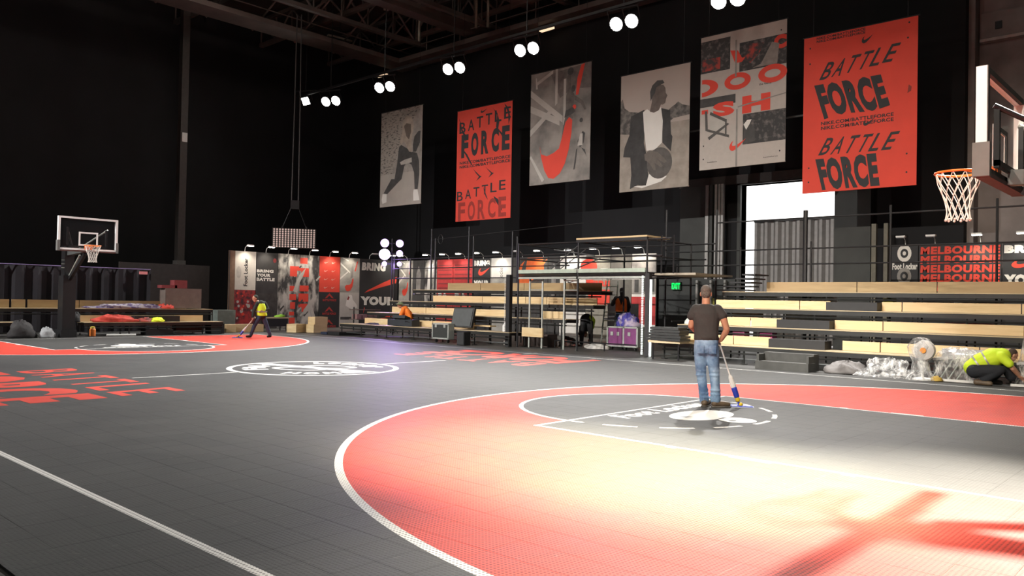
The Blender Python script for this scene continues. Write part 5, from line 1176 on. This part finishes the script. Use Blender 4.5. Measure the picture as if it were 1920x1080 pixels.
def mop(label, foot, grip, rz, head_w=.38, bottle=True):
    f = Vector(foot); g = Vector(grip); t = thing('spray_mop',label,'mop',(f.x,f.y,0),'flat spray mops'); ax = (g-f).normalized()
    BLUE = mat('mop_blue',(.03,.06,.50),.4); YEL = mat('mop_yellow',(.75,.55,.03),.45)
    obj('handle', MB().tube(f+ax*.46,g+ax*.06,.0125,10), WHITE, t)
    obj('grip', MB().tube(g-ax*.08,g+ax*.1,.018,10), GREY, t)
    obj('sleeve', MB().path([f+ax*.30,f+ax*.34,f+ax*.46,f+ax*.50],[.040,.044,.034,.018],10), WHITE, t)
    obj('bottle', MB().path([f+ax*.14,f+ax*.16,f+ax*.29,f+ax*.31],[.026,.040,.044,.040],12), BLUE, t)
    obj('bottle_cap', MB().path([f+ax*.085,f+ax*.1,f+ax*.15],[.022,.036,.034],10), YEL, t)
    obj('joint', MB().path([f+Vector((0,0,.022)),f+ax*.05,f+ax*.1],[.03,.02,.018],8), BLUE, t); obj('swivel', MB().sphere(f+Vector((.02,-.02,.045)),.03), YEL, t)
    R = Matrix.Rotation(rz,3,'Z'); mb = MB(); vs = []
    for z,k in ((.012,1),(.026,.92),(.034,.5)):
        for x,y in ((-head_w/2,-.06),(head_w/2,-.06),(head_w/2*.8,.06),(-head_w/2*.8,.06)): vs.append(f+R@Vector((x*k,y*k,0))+Vector((0,0,z)))
    mb.add(vs,[(i*4+k,i*4+(k+1)%4,(i+1)*4+(k+1)%4,(i+1)*4+k) for i in range(2) for k in range(4)]+[(3,2,1,0),(8,9,10,11)])
    obj('mop_head', mb, BLUE, t); obj('mop_pad', MB().obox(f+Vector((0,0,.006)),head_w*1.02,.14,.012,rz), mat('pale_pad',(.55,.6,.75),.9), t)
    return t
W = Matrix.Translation((8.89,.93,0))@Matrix.Rotation(man_rz,4,'Z')
mop('blue and white flat spray mop held by the man in jeans', W@Vector((.49,.10,0)), W@Vector((.16,.13,1.0)), man_rz)

# --- walking worker in a yellow vest at the far arc
sk = MB(); hc = (-.20,-.02,1.43); fd = (-.85,-.35,-.35); head(sk,hc,fd)
limb(sk,[(-.05,0,1.27),(-.15,-.01,1.35)],[.06,.055]); limb(sk,[(.02,0,.80),(.0,0,1.05),(-.02,0,1.25)],[.12,.13,.12])
limb(sk,[(-.13,-.10,1.25),(-.25,-.13,.96),(-.28,-.16,.68)],[.05,.04,.03]); hand(sk,(-.28,-.16,.67),(-.15,0,-1),(-1,.2,0),(0,-1,0),1.0)
limb(sk,[(.14,.10,1.26),(.25,.05,1.06),(.08,-.13,.98)],[.05,.04,.03]); hand(sk,(.08,-.13,.98),(-1,-.3,-.1),(0,-.4,-1),(0,-.6,.5),.9)
jk = MB(); limb(jk,[(.04,0,.82),(.01,0,1.05),(-.0,0,1.24)],[.145,.155,.14]); limb(jk,[(-.12,-.09,1.26),(-.25,-.12,.97),(-.275,-.15,.76)],[.075,.06,.05]); limb(jk,[(.13,.08,1.27),(.25,.05,1.06),(.14,-.08,1.0)],[.075,.06,.05])
vt = MB(); loft(vt,[(.05,0,.80,.185,.165),(.03,0,.95,.18,.168),(.01,0,1.12,.175,.165),(.0,0,1.26,.13,.14)]); 
tr = MB(); limb(tr,[(-.01,-.04,.82),(-.20,-.05,.46),(-.32,-.06,.10)],[.11,.075,.06]); limb(tr,[(.07,.04,.82),(.22,.04,.46),(.35,.05,.10)],[.11,.075,.06])
bt = MB(); limb(bt,[(-.33,-.06,.06),(-.46,-.09,.045)],[.05,.04]); bt2 = MB(); limb(bt2,[(.36,.05,.06),(.27,.0,.045)],[.05,.04])
bd = MB(); n = 20
for z0_,z1_ in ((.93,.985),):
    vs = []
    for z in (z0_,z1_):
        for k in range(n): a = 2*math.pi*k/n; vs.append((.03+.2*math.cos(a),.185*math.sin(a),z))
    bd.add(vs,[(k,(k+1)%n,n+(k+1)%n,n+k) for k in range(n)])
wz = math.atan2(15.6,26.8); wz = math.atan2(.86,.50)
wl = (-11.9,5.6,0)
person('worker in yellow vest walking with a mop along the far arc',wl,wz,sk,[('jacket',jk,cloth('dark_green_jacket',(.02,.028,.026)),.016,4),('safety_vest',vt,VEST,.016,4),('trousers',tr,DARKJ,.014,4),('cap',hairs(hc,(-.85,-.35,-.1),1.06),cloth('dark_cap',(.035,.045,.035)),.012,3),('boot',bt,BOOTD,.012,3),('boot',bt2,BOOTD,.012,3),('reflective_band',bd,REFL,0,0)],vox=.009)
W = Matrix.Translation(wl)@Matrix.Rotation(wz,4,'Z'); mop('white flat mop pushed by the walking worker', W@Vector((-.78,-.25,0)), W@Vector((-.25,-.17,.70)), wz)

# --- worker in orange kneeling on the lowest deck of the left stand
ol = (-9.2,10.28,.48); oz = .9
sk = MB(); hc = (-.26,-.02,.80); head(sk,hc,(-.8,-.3,-.5)); limb(sk,[(-.12,0,.66),(-.21,0,.74)],[.06,.055]); limb(sk,[(.12,0,.22),(.05,0,.45),(-.08,0,.62)],[.13,.14,.12])
limb(sk,[(-.15,-.14,.60),(-.24,-.18,.36),(-.38,-.2,.18)],[.05,.042,.03]); hand(sk,(-.38,-.2,.17),(-.6,0,-.7),(-.5,0,-.8),(0,-1,0),.6)
limb(sk,[(.05,-.17,.56),(.14,-.22,.32),(.06,-.26,.16)],[.05,.042,.03]); hand(sk,(.06,-.26,.15),(-.4,0,-.8),(-.5,0,-.8),(0,-1,0),.6)
tp = MB(); limb(tp,[(.13,0,.20),(.05,0,.45),(-.07,0,.63)],[.165,.175,.15]); limb(tp,[(-.13,-.12,.62),(-.24,-.17,.37),(-.36,-.2,.2)],[.085,.07,.05]); limb(tp,[(.03,-.15,.58),(.14,-.21,.33),(.07,-.25,.19)],[.085,.07,.05])
tr = MB(); limb(tr,[(.12,-.08,.18),(-.22,-.1,.12),(.05,-.02,.07),(.35,.05,.06)],[.13,.09,.08,.06]); limb(tr,[(.14,.1,.18),(-.2,.12,.10),(.2,.16,.07)],[.13,.09,.07])
ht = MB(); hv = Vector(hc); ht.sphere(hv+Vector((.02,0,.06)),.105,.105,.085); ht.lathe(hv+Vector((0,0,.04)),[(.17,-.02),(.175,0),(.1,.03)],18)
person('worker in an orange top and green hat kneeling on the left stand',ol,oz,sk,[('top',tp,mat('orange_top',(.85,.20,.02),.8,var=.1,bump=.4,bscale=10),.016,4),('trousers',tr,BLKC,.016,4),('hat',ht,cloth('green_hat',(.16,.20,.10)),.01,2)],vox=.010)

# --- worker bending down under the scaffold
bl_ = (-2.0,12.3,0); bz = .75
sk = MB(); hc = (-.02,.20,.42); head(sk,hc,(0,.3,-1)); limb(sk,[(0,.1,.85),(.0,.22,.66),(0,.2,.55)],[.11,.10,.06])
for q in (-1,1):
    limb(sk,[(q*.17,.22,.66),(q*.2,.30,.40),(q*.12,.35,.18)],[.05,.042,.03]); hand(sk,(q*.12,.35,.17),(0,.2,-1),(-q,0,0),(0,1,0),.6)
tp = MB(); limb(tp,[(0,-.04,.95),(-.02,.1,.92),(0,.24,.66)],[.19,.2,.17]); [limb(tp,[(q*.16,.22,.66),(q*.2,.30,.42)],[.08,.06]) for q in (-1,1)]
vt = MB(); limb(vt,[(.12,-.10,.98),(.20,.02,.90),(.20,.20,.66)],[.11,.11,.09])
tr = MB(); [limb(tr,[(q*.1,-.05,.86),(q*.15,.02,.46),(q*.17,-.04,.08)],[.13,.085,.065]) for q in (-1,1)]
bt = MB(); limb(bt,[(-.17,-.04,.05),(-.19,.14,.045)],[.05,.04]); bt2 = MB(); limb(bt2,[(.17,-.04,.05),(.19,.14,.045)],[.05,.04])
person('worker in dark clothes bending down under the scaffold',bl_,bz,sk,[('jacket',tp,BLKC,.018,4),('safety_vest',vt,VEST,.016,4),('trousers',tr,BLKC,.016,4),('boot',bt,BOOTD,.012,3),('boot',bt2,BOOTD,.012,3)],vox=.010)

# --- worker in an orange vest standing under the scaffold, back turned
vl = (-1.05,13.0,.25); vz = .6
sk = MB(); hc = (.02,.04,1.66); head(sk,hc,(.2,1,-.1)); limb(sk,[(0,0,1.46),(.01,.02,1.58)],[.06,.055]); loft(sk,[(0,0,.9,.14,.1),(0,0,1.25,.16,.11),(0,0,1.45,.15,.1)])
limb(sk,[(-.2,.02,1.42),(-.30,.12,1.22),(-.30,.34,1.36)],[.05,.042,.03]); hand(sk,(-.30,.34,1.36),(-.1,1,.3),(0,0,-1),(1,0,0),.8)
limb(sk,[(.2,.02,1.42),(.27,.02,1.15),(.22,.2,.98)],[.05,.042,.03]); hand(sk,(.22,.2,.98),(0,1,-.3),(-1,0,0),(0,.2,1),.8)
tp = MB(); loft(tp,[(0,0,.92,.18,.14),(0,0,1.2,.19,.14),(0,0,1.42,.19,.13),(0,0,1.52,.09,.08)]); limb(tp,[(-.18,.0,1.43),(-.30,.10,1.22),(-.30,.28,1.33)],[.085,.065,.05]); limb(tp,[(.18,0,1.43),(.27,.02,1.15),(.23,.16,1.0)],[.085,.065,.05])
vt = MB(); loft(vt,[(0,0,.98,.20,.16),(0,0,1.15,.20,.16),(0,-.005,1.38,.20,.15),(0,0,1.44,.17,.13)])
vv = MB(); vv.slab(lambda u,v,w: (u,-.158-w,v),[(-.10,1.47),(.10,1.47),(.0,1.2)],0,.02)
tr = MB(); loft(tr,[(0,0,.78,.17,.13),(0,0,.96,.175,.135)]); [limb(tr,[(q*.09,0,.84),(q*.1,.02,.46),(q*.1,.0,.08)],[.10,.078,.065]) for q in (-1,1)]
lh = hairs(hc,(.2,1,-.1),1.1); limb(lh,[(.02,-.05,1.62),(.02,-.09,1.42)],[.08,.05])
bt = MB(); limb(bt,[(-.1,0,.05),(-.12,.16,.045)],[.05,.04]); bt2 = MB(); limb(bt2,[(.1,0,.05),(.13,.16,.045)],[.05,.04])
person('dark-haired worker in an orange vest standing with back turned under the scaffold',vl,vz,sk,[('jacket',tp,BLKC,.016,4),('safety_vest',vt,OVEST,.016,4),('vest_yoke',vv,BLKC,0,0),('jeans',tr,cloth('blue_jeans',(.06,.11,.22)),.016,4),('hair',lh,mat('black_hair',(.012,.010,.010),.6),.012,3),('boot',bt,BOOTD,.012,3),('boot',bt2,BOOTD,.012,3)],vox=.010)

carton('step_platform',(-1.05,13.05,0),.6,.5,.245,.6,BLACK,'low black step the orange-vested worker stands on','step')
# --- crouching worker in a yellow vest at the right edge, head towards the right
kl = (11.0,8.66,0); kz = math.atan2(-3.9+4.2,1) ; kz = .21
sk = MB(); hc = (.40,.10,.62); head(sk,hc,(.8,.4,-.45)); limb(sk,[(.24,.05,.62),(.34,.08,.64)],[.07,.058]); limb(sk,[(-.22,0,.36),(0,0,.50),(.22,.03,.60)],[.13,.15,.13])
limb(sk,[(.26,-.14,.58),(.40,-.12,.36),(.52,.02,.2)],[.05,.042,.03]); hand(sk,(.52,.02,.2),(.5,.5,-.5),(.3,.3,-.8),(0,-.6,.6),.8)
limb(sk,[(.26,.2,.58),(.42,.24,.36),(.55,.2,.2)],[.05,.042,.03]); hand(sk,(.55,.2,.2),(.5,.2,-.6),(.3,0,-.8),(0,-1,0),.8)
vt = MB(); limb(vt,[(-.30,0,.34),(-.14,0,.46),(.06,0,.56),(.22,.03,.60)],[.165,.19,.2,.165]); limb(vt,[(.2,-.12,.60),(.34,-.15,.46)],[.10,.085])
tr = MB(); limb(tr,[(-.26,-.1,.28),(.18,-.2,.33),(-.10,-.16,.10)],[.15,.10,.075]); limb(tr,[(-.26,.1,.28),(.22,.16,.36),(.05,.18,.1)],[.15,.10,.075]); limb(tr,[(.28,.0,.36),(.38,.05,.2)],[.09,.10])
bt = MB(); limb(bt,[(-.22,-.18,.06),(.02,-.22,.05)],[.06,.05]); bt2 = MB(); limb(bt2,[(.02,.18,.06),(.2,.18,.05)],[.06,.05])
b1 = MB()
def cring(mb, c, ax_, r, w_):
    c = Vector(c); ax_ = Vector(ax_).normalized(); a = ax_.orthogonal().normalized(); b = ax_.cross(a); n = 22; vs = []
    for q in (-w_/2,w_/2):
        for k in range(n): t_ = 2*math.pi*k/n; vs.append(c+ax_*q+a*r*math.cos(t_)+b*r*math.sin(t_))
    return mb.add(vs,[(k,(k+1)%n,n+(k+1)%n,n+k) for k in range(n)])
cring(b1,(-.20,0,.425),(.8,0,.55),.196,.035); b2 = cring(MB(),(-.05,0,.505),(.8,0,.45),.204,.03)
person('worker in a yellow vest crouching between plastic-wrapped furniture',kl,kz,sk,[('safety_vest',vt,VEST,.014,5),('trousers',tr,cloth('navy_work_trousers',(.015,.018,.024)),.014,4),('hair',hairs(hc,(.8,.4,-.45)),mat('brown_hair',(.05,.03,.02),.8),.01,3),('boot',bt,BOOT,.012,3),('boot',bt2,BOOTD,.012,3),('reflective_band',b1,REFL,0,0),('reflective_band',b2,REFL,0,0)],vox=.008)
